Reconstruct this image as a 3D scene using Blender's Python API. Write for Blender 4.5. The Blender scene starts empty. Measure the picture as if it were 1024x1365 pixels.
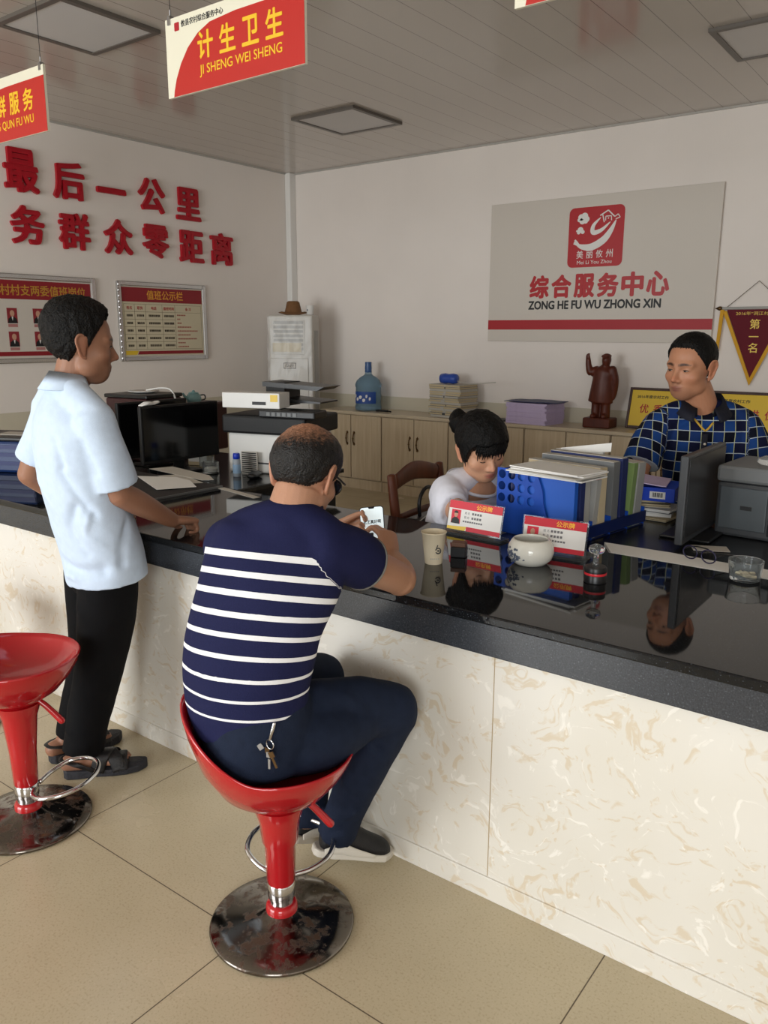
import bpy, bmesh, math, random
import numpy as np
from mathutils import Vector, Matrix, noise

random.seed(7)
rng = np.random.default_rng(7)
SC = bpy.context.scene
COL = SC.collection
R = math.radians

# ------------------------------------------------------------------ camera
cam_data = bpy.data.cameras.new('camera')
cam = bpy.data.objects.new('camera', cam_data)
COL.objects.link(cam)
cam_data.sensor_fit = 'VERTICAL'
cam_data.sensor_height = 36.0
cam_data.lens = 36.0 * 1074.4 / 1365.0
cam_data.clip_start = 0.05
_pit, _roll, _yaw = 0.218838, 0.00332, 0.644747
_F = Vector((-math.sin(_yaw) * math.cos(_pit), math.cos(_yaw) * math.cos(_pit), -math.sin(_pit)))
_r0 = Vector((math.cos(_yaw), math.sin(_yaw), 0))
_u0 = _r0.cross(_F)
_r = _r0 * math.cos(_roll) + _u0 * math.sin(_roll)
_u = -_r0 * math.sin(_roll) + _u0 * math.cos(_roll)
cam.matrix_world = Matrix(((_r.x, _u.x, -_F.x, 0.0), (_r.y, _u.y, -_F.y, 0.0), (_r.z, _u.z, -_F.z, 1.58), (0, 0, 0, 1)))
SC.camera = cam

# ------------------------------------------------------------------ world, lights, exposure
world = bpy.data.worlds.new('overcast_sky')
SC.world = world
world.use_nodes = True
world.node_tree.nodes['Background'].inputs[0].default_value = (0.86, 0.93, 1.0, 1)
world.node_tree.nodes['Background'].inputs[1].default_value = 0.6


def area(name, loc, size, energy, target, color=(1, 1, 1)):
    d = bpy.data.lights.new(name, 'AREA')
    d.shape = 'RECTANGLE'
    d.size, d.size_y = size
    d.energy = energy
    d.color = color
    o = bpy.data.objects.new(name, d)
    COL.objects.link(o)
    o.location = loc
    o.rotation_euler = (Vector(target) - Vector(loc)).to_track_quat('-Z', 'Y').to_euler()
    return o


# daylight falling in through the entrance and the window behind the camera
area('entrance_daylight', (-3.8, -3.3, 1.35), (3.0, 2.5), 200, (-3.8, 3, 1.35), (0.955, 0.99, 1.0))
area('window_daylight', (1.7, -3.3, 1.75), (2.4, 1.6), 135, (1.7, 3, 1.6), (0.955, 0.99, 1.0))
SC.view_settings.view_transform = 'Standard'
SC.view_settings.look = 'None'
SC.view_settings.gamma = 1.0
SC.view_settings.use_curve_mapping = False
SC.view_settings.exposure = 0.24


# ------------------------------------------------------------------ helpers: geometry
class G:
    """collects vertices and faces of ONE mesh"""

    def __init__(self):
        self.v = []
        self.f = []
        self.mi = []
        self.n = 0
        self.m = 0

    def add(self, vs, fs):
        vs = np.asarray(vs, float).reshape(-1, 3)
        self.v.append(vs)
        for f in fs:
            self.f.append([i + self.n for i in f])
            self.mi.append(self.m)
        self.n += len(vs)
        return self

    def verts(self):
        return np.concatenate(self.v) if self.v else np.zeros((0, 3))

    def mesh(self, name, off=(0, 0, 0)):
        me = bpy.data.meshes.new(name)
        me.from_pydata((self.verts() - np.array(off)).tolist(), [], self.f)
        if any(self.mi):
            me.polygons.foreach_set('material_index', self.mi)
        me.update()
        return me


def rot3(rz=0, rx=0, ry=0):
    return np.array(Matrix.Rotation(rz, 3, 'Z') @ Matrix.Rotation(ry, 3, 'Y') @ Matrix.Rotation(rx, 3, 'X'))


def box(g, c, s, M=None):
    x, y, z = [k / 2 for k in s]
    v = np.array([(-x, -y, -z), (x, -y, -z), (x, y, -z), (-x, y, -z), (-x, -y, z), (x, -y, z), (x, y, z), (-x, y, z)])
    if M is not None:
        v = v @ np.asarray(M).T
    g.add(v + np.array(c), [(0, 3, 2, 1), (4, 5, 6, 7), (0, 1, 5, 4), (1, 2, 6, 5), (2, 3, 7, 6), (3, 0, 4, 7)])
    return g


def bx(g, x0, x1, y0, y1, z0, z1):
    return box(g, ((x0 + x1) / 2, (y0 + y1) / 2, (z0 + z1) / 2), (abs(x1 - x0), abs(y1 - y0), abs(z1 - z0)))


def rings(g, rs, closed=True, cap0=True, cap1=True):
    n = len(rs[0])
    vs = np.concatenate([np.asarray(r) for r in rs])
    fs = []
    for k in range(len(rs) - 1):
        for i in range(n if closed else n - 1):
            j = (i + 1) % n
            fs.append((k * n + i, k * n + j, (k + 1) * n + j, (k + 1) * n + i))
    if cap0:
        fs.append(tuple(range(n - 1, -1, -1)))
    if cap1:
        fs.append(tuple((len(rs) - 1) * n + i for i in range(n)))
    g.add(vs, fs)
    return g


def lathe(g, prof, c=(0, 0, 0), n=48, cap0=True, cap1=True, M=None):
    a = np.linspace(0, 2 * np.pi, n, endpoint=False)
    rs = []
    for r, z in prof:
        q = np.stack([np.cos(a) * r, np.sin(a) * r, np.full(n, z)], 1)
        if M is not None:
            q = q @ np.asarray(M).T
        rs.append(q + np.array(c))
    return rings(g, rs, True, cap0, cap1)


def catmull(P, per=6):
    P = np.asarray(P, float)
    if len(P) < 3 or per == 1:
        if per == 1:
            return P
        t = np.linspace(0, 1, per * (len(P) - 1) + 1)[:, None]
        return P[0] * (1 - t) + P[-1] * t
    Q = np.concatenate([[2 * P[0] - P[1]], P, [2 * P[-1] - P[-2]]])
    out = []
    for i in range(1, len(Q) - 2):
        for t in np.linspace(0, 1, per, endpoint=False):
            a, b, c, d = Q[i - 1], Q[i], Q[i + 1], Q[i + 2]
            out.append(.5 * ((2 * b) + (c - a) * t + (2 * a - 5 * b + 4 * c - d) * t * t + (3 * b - a - 3 * c + d) * t ** 3))
    out.append(P[-1])
    return np.array(out)


def limb(g, pts, rad, lat, n=24, per=6, caps=(1, 1)):
    """tube of elliptical section through pts; rad = list of r or (lateral, depth)"""
    rad = np.array([(r, r) if np.isscalar(r) else r for r in rad], float)
    P = catmull(pts, per)
    Rr = np.maximum(catmull(rad, per), .0008)
    T = np.gradient(P, axis=0)
    T /= np.linalg.norm(T, axis=1)[:, None] + 1e-12
    L = np.asarray(lat, float)
    if L.ndim == 2:
        L = catmull(L, per)
    else:
        L = np.tile(L, (len(P), 1))
    A = L - (L * T).sum(1)[:, None] * T
    A /= np.linalg.norm(A, axis=1)[:, None] + 1e-12
    B = np.cross(T, A)
    th = np.linspace(0, 2 * np.pi, n, endpoint=False)
    c, s = np.cos(th)[:, None], np.sin(th)[:, None]
    rs = []

    def ring(p, a, b, r):
        return p + a * r[0] * c + b * r[1] * s
    if caps[0]:
        h = min(Rr[0]) * caps[0]
        for ph in (80, 55, 28):
            rs.append(ring(P[0] - T[0] * h * math.sin(R(ph)), A[0], B[0], Rr[0] * math.cos(R(ph))))
    for k in range(len(P)):
        rs.append(ring(P[k], A[k], B[k], Rr[k]))
    if caps[1]:
        h = min(Rr[-1]) * caps[1]
        for ph in (28, 55, 80):
            rs.append(ring(P[-1] + T[-1] * h * math.sin(R(ph)), A[-1], B[-1], Rr[-1] * math.cos(R(ph))))
    return rings(g, rs)


def tube(g, pts, r, n=10, per=6, closed=False):
    P = catmull(pts, per)
    if closed:
        P = P[:-1]
        T = np.roll(P, -1, 0) - np.roll(P, 1, 0)
    else:
        T = np.gradient(P, axis=0)
    T /= np.linalg.norm(T, axis=1)[:, None] + 1e-12
    a = np.cross(T[0], (0, 0, 1))
    if np.linalg.norm(a) < .1:
        a = np.cross(T[0], (1, 0, 0))
    th = np.linspace(0, 2 * np.pi, n, endpoint=False)
    rs = []
    for k in range(len(P)):
        a = a - (a @ T[k]) * T[k]
        a /= np.linalg.norm(a)
        b = np.cross(T[k], a)
        rs.append(P[k] + r * (np.cos(th)[:, None] * a + np.sin(th)[:, None] * b))
    if closed:
        rs.append(rs[0])
        return rings(g, rs, True, False, False)
    return rings(g, rs)


def prism(g, pts, o, u, v, depth=.001, n=None):
    """extrude a 2D polygon lying in the plane (o,u,v) by depth along its normal"""
    o, u, v = map(lambda q: np.asarray(q, float), (o, u, v))
    nn = np.cross(u, v) if n is None else np.asarray(n, float)
    P = np.array([o + u * a + v * b for a, b in pts])
    k = len(P)
    vs = np.concatenate([P, P + nn * depth])
    fs = [tuple(range(k - 1, -1, -1)), tuple(range(k, 2 * k))]
    fs += [(i, (i + 1) % k, k + (i + 1) % k, k + i) for i in range(k)]
    g.add(vs, fs)
    return g


def rect(g, a0, a1, b0, b1, o, u, v, depth=.001):
    return prism(g, [(a0, b0), (a1, b0), (a1, b1), (a0, b1)], o, u, v, depth)


def rrect(w, h, r, k=5):
    pts = []
    for cx, cy, a in ((w - r, r, -90), (w - r, h - r, 0), (r, h - r, 90), (r, r, 180)):
        for t in np.linspace(a, a + 90, k):
            pts.append((cx + r * math.cos(R(t)), cy + r * math.sin(R(t))))
    return pts


_txt = {}


def text_geo(s, bold=0.0):
    if (s, bold) not in _txt:
        cu = bpy.data.curves.new('lettering', 'FONT')
        cu.body = s
        cu.offset = bold
        cu.extrude = 0.02
        cu.resolution_u = 3
        ob = bpy.data.objects.new('lettering', cu)
        COL.objects.link(ob)
        bpy.context.view_layer.update()
        dg = bpy.context.evaluated_depsgraph_get()
        me = bpy.data.meshes.new_from_object(ob.evaluated_get(dg))
        v = np.zeros(len(me.vertices) * 3)
        me.vertices.foreach_get('co', v)
        fs = [tuple(p.vertices) for p in me.polygons]
        bpy.data.objects.remove(ob)
        bpy.data.curves.remove(cu)
        bpy.data.meshes.remove(me)
        _txt[(s, bold)] = (v.reshape(-1, 3), fs)
    return _txt[(s, bold)]


def put_text(g, s, o, u, v, w=None, h=None, depth=.001, bold=0.0, box_char=False):
    """lettering centred on o; w and/or h is its final size"""
    V, F = text_geo(s, 0.0)
    if len(V) == 0:
        return g
    if bold:      # heavier strokes: the glyph laid over itself, shifted by the extra stroke width
        k = len(V)
        sh = [(bold * math.cos(a), bold * math.sin(a), 0) for a in np.linspace(0, 2 * np.pi, 8, endpoint=False)]
        V = np.concatenate([V + np.array(q) * (1, 1, 0) + (0, 0, .002 * i) for i, q in enumerate(sh)])
        F = [tuple(i + k * j for i in f) for j in range(len(sh)) for f in F]
    V = V.copy()
    lo, hi = V.min(0), V.max(0)
    sp = hi - lo
    V -= (lo + hi) / 2
    if box_char:
        sx = sy = h / 0.95
    else:
        sx = w / sp[0] if w else None
        sy = h / sp[1] if h else None
        sx = sx or sy
        sy = sy or sx
    o, u, v = map(lambda q: np.asarray(q, float), (o, u, v))
    nn = np.cross(u, v)
    g.add(o + np.outer(V[:, 0] * sx, u) + np.outer(V[:, 1] * sy, v) + np.outer((V[:, 2] / .04 + .5) * depth, nn), F)
    return g


# ------------------------------------------------------------------ helpers: objects
ROOT = {}


def tag(o, label=None, cat=None, group=None, kind=None):
    if label:
        o['label'] = label
    if cat:
        o['category'] = cat
    if group:
        o['group'] = group
    if kind:
        o['kind'] = kind
    return o


def thing(name, label, cat, loc=(0, 0, 0), group=None, rz=0):
    o = bpy.data.objects.new(name, None)
    o.empty_display_size = .1
    COL.objects.link(o)
    o.location = loc
    o.rotation_euler = (0, 0, rz)
    tag(o, label, cat, group)
    return o


def obj(name, g, mat, parent=None, world=False, smooth=False, bevel=0, loc=None, seg=2, angle=None):
    """link a G (or a mesh) as one object; world=True: geometry is in world space and moved into the parent's space"""
    off = np.zeros(3)
    if world and parent is not None:
        q = parent
        while q is not None:
            off += np.array(q.location)
            q = q.parent
    if isinstance(g, G):
        me = g.mesh(name, off)
    else:
        me = g
        me.name = name
        if np.any(off):
            me.transform(Matrix.Translation(Vector(-off)))
    mats = mat if isinstance(mat, (list, tuple)) else [mat]
    for m in mats:
        me.materials.append(m)
    o = bpy.data.objects.new(name, me)
    COL.objects.link(o)
    if parent is not None:
        o.parent = parent
    if loc is not None:
        o.location = loc
    if smooth:
        me.polygons.foreach_set('use_smooth', [True] * len(me.polygons))
        if angle:
            try:
                me.set_sharp_from_angle(angle=R(angle))
            except Exception:
                pass
    if bevel:
        m = o.modifiers.new('bevel', 'BEVEL')
        m.width = bevel
        m.segments = seg
        m.limit_method = 'ANGLE'
        m.angle_limit = R(40)
    return o


def solo(name, g, mat, label, cat, base, group=None, **k):
    """a thing that is one mesh; geometry given in world space, origin moved to its base"""
    me = g.mesh(name, base) if isinstance(g, G) else g
    o = obj(name, me, mat, **k)
    o.location = base
    return tag(o, label, cat, group)


def struct(name, g, mat, **k):
    o = obj(name, g, mat, **k)
    o['kind'] = 'structure'
    return o


def dup(root, loc, rz=None, label=None, group=None):
    r = root.copy()
    COL.objects.link(r)
    r.location = loc
    if rz is not None:
        r.rotation_euler = (0, 0, rz)
    if label:
        r['label'] = label
    if group:
        r['group'] = group
    for ch in list(root.children):
        c = ch.copy()
        COL.objects.link(c)
        c.parent = r
        for gch in list(ch.children):
            d = gch.copy()
            COL.objects.link(d)
            d.parent = c
    return r


# ------------------------------------------------------------------ helpers: materials
def lin(c):
    out = []
    for k in c:
        k /= 255.0
        out.append(k / 12.92 if k <= .04045 else ((k + .055) / 1.055) ** 2.4)
    return tuple(out) + (1.0,)


def mat(name, col, rough=.5, metal=0.0, spec=.5, var=0.0, scale=20.0, bump=0.0, bscale=80.0, coat=0.0, trans=0.0, ior=1.45, emit=None, alpha=1.0):
    m = bpy.data.materials.new(name)
    m.use_nodes = True
    nt = m.node_tree
    b = nt.nodes['Principled BSDF']
    c = lin(col) if max(col) > 1.001 or isinstance(col[0], int) else tuple(col) + (1,)
    b.inputs['Base Color'].default_value = c
    b.inputs['Roughness'].default_value = rough
    b.inputs['Metallic'].default_value = metal
    b.inputs['Specular IOR Level'].default_value = spec
    b.inputs['Coat Weight'].default_value = coat
    b.inputs['Coat Roughness'].default_value = .05
    b.inputs['Transmission Weight'].default_value = trans
    b.inputs['IOR'].default_value = ior
    b.inputs['Alpha'].default_value = alpha
    if emit:
        b.inputs['Emission Color'].default_value = lin(emit[0])
        b.inputs['Emission Strength'].default_value = emit[1]
    tc = None
    if var or bump:
        tc = nt.nodes.new('ShaderNodeTexCoord')
    if var:
        nz = nt.nodes.new('ShaderNodeTexNoise')
        nz.inputs['Scale'].default_value = scale
        nz.inputs['Detail'].default_value = 5
        nt.links.new(tc.outputs['Object'], nz.inputs['Vector'])
        rp = nt.nodes.new('ShaderNodeValToRGB')
        rp.color_ramp.elements[0].position = .3
        rp.color_ramp.elements[1].position = .7
        rp.color_ramp.elements[0].color = tuple(k * (1 - var) for k in c[:3]) + (1,)
        rp.color_ramp.elements[1].color = tuple(min(1, k * (1 + var)) for k in c[:3]) + (1,)
        nt.links.new(nz.outputs['Fac'], rp.inputs['Fac'])
        nt.links.new(rp.outputs['Color'], b.inputs['Base Color'])
    if bump:
        nz = nt.nodes.new('ShaderNodeTexNoise')
        nz.inputs['Scale'].default_value = bscale
        nz.inputs['Detail'].default_value = 4
        nt.links.new(tc.outputs['Object'], nz.inputs['Vector'])
        bp = nt.nodes.new('ShaderNodeBump')
        bp.inputs['Strength'].default_value = bump
        bp.inputs['Distance'].default_value = .01
        nt.links.new(nz.outputs['Fac'], bp.inputs['Height'])
        nt.links.new(bp.outputs['Normal'], b.inputs['Normal'])
    return m


class NT:
    """small node-graph writer"""

    def __init__(self, m):
        self.nt = m.node_tree
        self.b = self.nt.nodes['Principled BSDF']

    def node(self, t, **k):
        n = self.nt.nodes.new(t)
        for a, v in k.items():
            setattr(n, a, v)
        return n

    def link(self, a, b):
        self.nt.links.new(a, b)

    def put(self, sock, v):
        if hasattr(v, 'is_output'):
            self.link(v, sock)
        else:
            sock.default_value = v

    def math(self, op, a, b=None, c=None):
        n = self.node('ShaderNodeMath', operation=op)
        self.put(n.inputs[0], a)
        if b is not None:
            self.put(n.inputs[1], b)
        if c is not None:
            self.put(n.inputs[2], c)
        return n.outputs[0]

    def mix(self, f, a, b):
        n = self.node('ShaderNodeMix', data_type='RGBA')
        self.put(n.inputs[0], f)
        self.put(n.inputs[6], a)
        self.put(n.inputs[7], b)
        return n.outputs[2]

    def attr(self, name):
        return self.node('ShaderNodeAttribute', attribute_name=name)

    def objco(self):
        return self.node('ShaderNodeTexCoord').outputs['Object']

    def noise(self, vec, scale, detail=4, dist=0.0, rough=.5):
        n = self.node('ShaderNodeTexNoise')
        if vec is not None:
            self.link(vec, n.inputs['Vector'])
        n.inputs['Scale'].default_value = scale
        n.inputs['Detail'].default_value = detail
        n.inputs['Distortion'].default_value = dist
        n.inputs['Roughness'].default_value = rough
        return n.outputs['Fac']

    def ramp(self, f, stops):
        n = self.node('ShaderNodeValToRGB')
        e = n.color_ramp.elements
        while len(e) < len(stops):
            e.new(.5)
        for k, (p, c) in enumerate(stops):
            e[k].position = p
            e[k].color = lin(c) if not np.isscalar(c) else (c, c, c, 1)
        self.put(n.inputs[0], f)
        return n.outputs[0]

    def sep(self, v):
        n = self.node('ShaderNodeSeparateXYZ')
        self.link(v, n.inputs[0])
        return n.outputs

    def scale(self, v, s):
        n = self.node('ShaderNodeMapping')
        self.link(v, n.inputs[0])
        n.inputs['Scale'].default_value = s
        return n.outputs[0]

    def bump(self, h, strength=.3, dist=.01):
        n = self.node('ShaderNodeBump')
        n.inputs['Strength'].default_value = strength
        n.inputs['Distance'].default_value = dist
        self.link(h, n.inputs['Height'])
        self.link(n.outputs[0], self.b.inputs['Normal'])


def line_mask(N, x, period, off, width):
    """1 inside a thin line repeating every period"""
    t = N.math('FRACT', N.math('DIVIDE', N.math('SUBTRACT', x, off), period))
    d = N.math('MULTIPLY', N.math('MINIMUM', t, N.math('SUBTRACT', 1.0, t)), period)
    return N.math('LESS_THAN', d, width)


def floor_material():
    m = mat('floor_tile', (186, 170, 143), .22, spec=.5)
    N = NT(m)
    co = N.objco()
    x, y, z = N.sep(co)
    big = N.noise(co, 3.0, 6)
    fine = N.noise(co, 160.0, 3)
    c = N.ramp(big, [(.3, (180, 167, 138)), (.7, (194, 181, 152))])
    sp = N.ramp(fine, [(.36, (150, 132, 104)), (.44, (196, 181, 154)), (.62, (196, 181, 154)), (.7, (215, 203, 180))])
    c = N.mix(.28, c, sp)
    g = N.math('MAXIMUM', line_mask(N, x, .8, -.618, .0017), line_mask(N, y, .8, 1.265, .0017))
    c = N.mix(g, c, lin((92, 80, 62)))
    N.link(c, N.b.inputs['Base Color'])
    r = N.math('ADD', N.math('MULTIPLY', g, .4), N.math('MULTIPLY_ADD', big, .12, .2))
    N.link(r, N.b.inputs['Roughness'])
    return m


def ceiling_material():
    m = mat('ceiling_panel', (190, 182, 174), .14, spec=.6)
    N = NT(m)
    x, y, z = N.sep(N.objco())
    g = line_mask(N, x, .2, .07, .0022)
    c = N.mix(g, lin((190, 181, 172)), lin((116, 110, 104)))
    N.link(c, N.b.inputs['Base Color'])
    return m


def marble_material():
    m = mat('cream_marble', (214, 209, 198), .32, spec=.4)
    N = NT(m)
    co = N.objco()
    wv = N.node('ShaderNodeTexNoise')
    N.link(co, wv.inputs['Vector'])
    wv.inputs['Scale'].default_value = 3.2
    wv.inputs['Detail'].default_value = 3
    va = N.node('ShaderNodeVectorMath', operation='MULTIPLY_ADD')
    N.link(wv.outputs['Color'], va.inputs[0])
    va.inputs[1].default_value = (.55, .55, .55)
    N.link(co, va.inputs[2])
    s = N.scale(va.outputs[0], (1.0, 1.0, 1.5))
    a = N.noise(s, 9.0, 6, 2.2, .55)
    b = N.noise(s, 6.5, 5, 3.0, .55)
    f = N.noise(co, 2.0, 2)
    base = N.ramp(f, [(.35, (220, 216, 208)), (.65, (214, 209, 198))])
    tan = N.ramp(a, [(.57, 0.0), (.635, 1.0)])
    wht = N.ramp(b, [(.6, 0.0), (.66, 1.0)])
    c = N.mix(N.math('MULTIPLY', tan, .5), base, lin((200, 178, 142)))
    c = N.mix(N.math('MULTIPLY', wht, .75), c, lin((234, 230, 222)))
    N.link(c, N.b.inputs['Base Color'])
    return m


def granite_material(name='black_granite', rough=.05, base=(26, 27, 30), ior=1.6):
    m = mat(name, base, rough, spec=.5, ior=ior)
    N = NT(m)
    co = N.objco()
    f = N.noise(co, 260.0, 2)
    g = N.noise(co, 40.0, 4)
    c = N.ramp(f, [(.3, tuple(int(k * .7) for k in base)), (.66, base), (.72, (92, 98, 106))])
    c2 = N.mix(N.math('MULTIPLY', g, .35), c, lin((52, 55, 60)))
    N.link(c2, N.b.inputs['Base Color'])
    return m


def wood_material(name, c0, c1, sc=(18, 18, 1.2), rough=.45, off=0):
    m = mat(name, c0, rough, spec=.35)
    N = NT(m)
    s = N.scale(N.objco(), sc)
    a = N.noise(s, 1.6, 6, .6, .6)
    c = N.ramp(a, [(.3, c0), (.7, c1)])
    N.link(c, N.b.inputs['Base Color'])
    return m


M = {}
M['floor'] = floor_material()
M['ceiling'] = ceiling_material()
M['wall'] = mat('white_wall_paint', (234, 226, 219), .75, spec=.2, var=.02, scale=2)
M['wall_l'] = M['wall']
M['wainscot'] = mat('cream_wall_tile', (206, 198, 178), .35, var=.02, scale=3)
M['marble'] = marble_material()
M['granite'] = granite_material(rough=.22, base=(60, 64, 71), ior=1.6)
M['granite_top'] = granite_material('polished_granite', .035, (11, 11, 11), 1.42)
M['desk'] = mat('black_desk_top', (20, 20, 21), .25, spec=.5)
M['matte_black'] = mat('matte_black', (18, 18, 19), .55)
M['black'] = mat('black_plastic', (22, 22, 24), .35)
M['screen'] = mat('dark_screen', (10, 10, 12), .12, spec=.5)
M['dgrey'] = mat('dark_grey_plastic', (62, 64, 67), .45)
M['mgrey'] = mat('mid_grey_plastic', (110, 112, 113), .45)
M['lgrey'] = mat('light_grey_plastic', (168, 167, 163), .45)
M['white'] = mat('white_plastic', (225, 224, 220), .4)
M['paper'] = mat('white_paper', (230, 228, 224), .8, spec=.1)
M['paper_grey'] = mat('greyish_paper', (190, 185, 176), .85, spec=.1)
M['paper_buff'] = mat('buff_paper', (196, 180, 148), .85, spec=.1)
M['lavender'] = mat('lavender_paper', (206, 190, 222), .85, spec=.1, var=.05, scale=30)
M['red'] = mat('red_gloss_plastic', (174, 22, 30), .13, spec=.5, coat=.5)
M['signred'] = mat('sign_red', (182, 38, 30), .45)
M['signwhite'] = mat('sign_cream', (226, 222, 202), .45)
M['signyellow'] = mat('sign_yellow', (232, 186, 40), .5)
M['textred'] = mat('letter_red', (176, 24, 34), .4)
M['charred'] = mat('raised_character_red', (172, 16, 34), .35, spec=.4)
M['boardgrey'] = mat('board_grey_white', (207, 199, 189), .5)
M['stripered'] = mat('stripe_red', (168, 28, 38), .5)
M['bandred'] = mat('heading_red_dimmed', (140, 28, 38), .45)  # darker than stripe_red: the left wall's low light is put into the colour
M['textblack'] = mat('letter_black', (24, 24, 26), .5)
M['chrome'] = mat('chrome', (205, 205, 208), .12, metal=1.0)
M['steel'] = mat('brushed_steel', (170, 170, 172), .3, metal=1.0)
M['alu'] = mat('silver_frame', (200, 200, 200), .25, metal=.9)
M['wood'] = wood_material('pale_wood', (186, 166, 138), (204, 187, 160))
M['wood_top'] = wood_material('pale_wood_top', (188, 172, 148), (204, 190, 166), (1.2, 18, 18), .3)
M['redwood'] = wood_material('red_brown_wood', (74, 36, 22), (104, 54, 32), (14, 14, 1.5), .35)
M['statue'] = wood_material('carved_wood', (72, 30, 20), (96, 44, 28), (10, 10, 2), .4)
M['frame_brown'] = mat('dark_brown_frame', (58, 30, 24), .4)
M['gold'] = mat('yellow_gold_board', (226, 190, 52), .4)
M['fringe'] = mat('golden_fringe', (214, 160, 40), .7, bump=.4, bscale=300)
M['velvet'] = mat('maroon_velvet', (98, 16, 32), .8, bump=.2, bscale=300)
M['blue'] = mat('blue_plastic', (28, 74, 170), .35)
M['navyp'] = mat('navy_plastic', (20, 34, 82), .35)
M['bluefold'] = mat('blue_folder', (36, 92, 190), .4)
M['dblue'] = mat('dark_blue_folder', (34, 44, 92), .5)
M['green'] = mat('green_folder', (128, 152, 92), .5)
M['pink'] = mat('pink_sheet', (196, 106, 110), .6)
M['bluecap'] = mat('blue_cap', (22, 58, 190), .35)
M['teal'] = mat('teal_enamel', (120, 158, 160), .3)
M['clear'] = mat('clear_plastic', (235, 240, 242), .05, trans=.92, ior=1.3)
M['acrylic'] = mat('clear_acrylic', (238, 243, 244), .03, trans=.95, ior=1.25)
M['bottle'] = mat('blue_bottle_plastic', (168, 196, 214), .12, trans=.7, ior=1.15)
M['bottle_neck'] = mat('blue_bottle_neck', (60, 96, 150), .25, trans=.2)
M['labelblue'] = mat('label_blue', (36, 74, 150), .5)
M['porcelain'] = mat('white_porcelain', (226, 224, 214), .12, spec=.6)
M['ink'] = mat('ink_blue_grey', (88, 98, 116), .3)
M['ash'] = mat('grey_ash', (74, 66, 60), .95, var=.4, scale=80)
M['cup'] = mat('paper_cup', (222, 208, 180), .7)
M['brown_hat'] = mat('brown_fabric', (120, 84, 52), .8, var=.1, scale=40)
M['leather'] = mat('black_leather', (16, 15, 16), .35, bump=.2, bscale=120)
M['maroonbox'] = mat('maroon_plastic', (58, 20, 24), .3)
M['brass'] = mat('aged_brass', (96, 72, 44), .35, metal=.8)
M['photo_red'] = mat('photo_red', (140, 40, 48), .5)
M['skin_flat'] = mat('photo_skin', (196, 150, 126), .6)
M['panel'] = mat('light_panel', (206, 203, 202), .4)
M['panel_frame'] = mat('light_frame', (96, 90, 84), .4)
M['sole'] = mat('rubber_sole', (40, 40, 46), .7, bump=.3, bscale=150)
M['glass'] = mat('window_glass', (240, 245, 245), .02, trans=1.0, ior=1.1)
M['rusty'] = None


def chrome_worn():
    m = mat('worn_chrome', (190, 186, 180), .16, metal=1.0)
    N = NT(m)
    co = N.objco()
    a = N.noise(co, 26.0, 8, .3, .68)
    f = N.ramp(a, [(.5, 0.0), (.6, 1.0)])
    c = N.mix(f, lin((118, 112, 106)), lin((84, 66, 54)))
    N.link(c, N.b.inputs['Base Color'])
    N.link(N.math('MULTIPLY_ADD', f, .3, .14), N.b.inputs['Roughness'])
    N.link(N.math('SUBTRACT', 1.0, N.math('MULTIPLY', f, .55)), N.b.inputs['Metallic'])
    return m


M['rusty'] = chrome_worn()

# ================================================================== the room
XL, XR, YF, YB, ZC = -6.42, 4.0, -3.2, 6.83, 3.25
T = .2
struct('floor', bx(G(), XL - T, XR + T, YF - 3, YB + T, -.1, 0), M['floor'])
struct('ceiling', bx(G(), XL - T, XR + T, YF - T, YB + T, ZC, ZC + .1), M['ceiling'])
struct('wall_back', bx(G(), XL - T, XR + T, YB, YB + T, 0, ZC), M['wall'])
struct('wall_left', bx(G(), XL - T, XL, YF - T, YB, 0, ZC), M['wall_l'])
struct('wall_right', bx(G(), XR, XR + T, YF - T, YB, 0, ZC), M['wall'])
g = G()
for x0, x1, z0, z1 in ((XL, -5.4, 0, ZC), (-5.4, -2.2, 2.65, ZC), (-2.2, .4, 0, ZC), (.4, 3.0, 0, .9), (.4, 3.0, 2.6, ZC), (3.0, XR, 0, ZC)):
    bx(g, x0, x1, YF - T, YF, z0, z1)
struct('wall_front', g, M['wall'])
g = G()
for x in (-5.37, -3.8, -2.23):
    bx(g, x - .03, x + .03, YF - .14, YF - .06, 0, 2.62)
bx(g, -5.4, -2.2, YF - .14, YF - .06, 2.6, 2.65)
struct('door_1', g, M['alu'])
g = G()
for x in (.43, 1.7, 2.97):
    bx(g, x - .03, x + .03, YF - .14, YF - .06, .9, 2.6)
for z in (.93, 2.57):
    bx(g, .46, 2.94, YF - .14, YF - .06, z - .03, z + .03)
struct('window_1', g, M['alu'])
struct('trim_1', bx(G(), XL + .012, XR, YB - .012, YB, 0, .93), M['wainscot'])
struct('trim_2', bx(G(), XL, XL + .012, YF, YB - .012, 0, .93), M['wainscot'])
struct('trim_3', bx(G(), XL, XL + .075, YB - .095, YB, 0, ZC), mat('white_pipe_casing', (228, 226, 222), .5), bevel=.01)
g = G()
bx(g, XL, XR, YB - .016, YB, ZC - .014, ZC)
bx(g, XL, XL + .016, YF, YB - .016, ZC - .014, ZC)
struct('trim_4', g, mat('ceiling_edge_strip', (176, 172, 166), .5))


def light_panel(x, y, label):
    t = thing('ceiling_light_panel', label, 'ceiling light', (x, y, ZC), 'flush square ceiling lights')
    obj('diffuser', bx(G(), -.285, .285, -.285, .285, -.014, -.001), M['panel'], t)
    g = G()
    for s in (-1, 1):
        bx(g, s * .3 - .018, s * .3 + .018, -.318, .318, -.02, -.001)
        bx(g, -.282, .282, s * .3 - .018, s * .3 + .018, -.02, -.001)
    obj('frame', g, M['panel_frame'], t)


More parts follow.
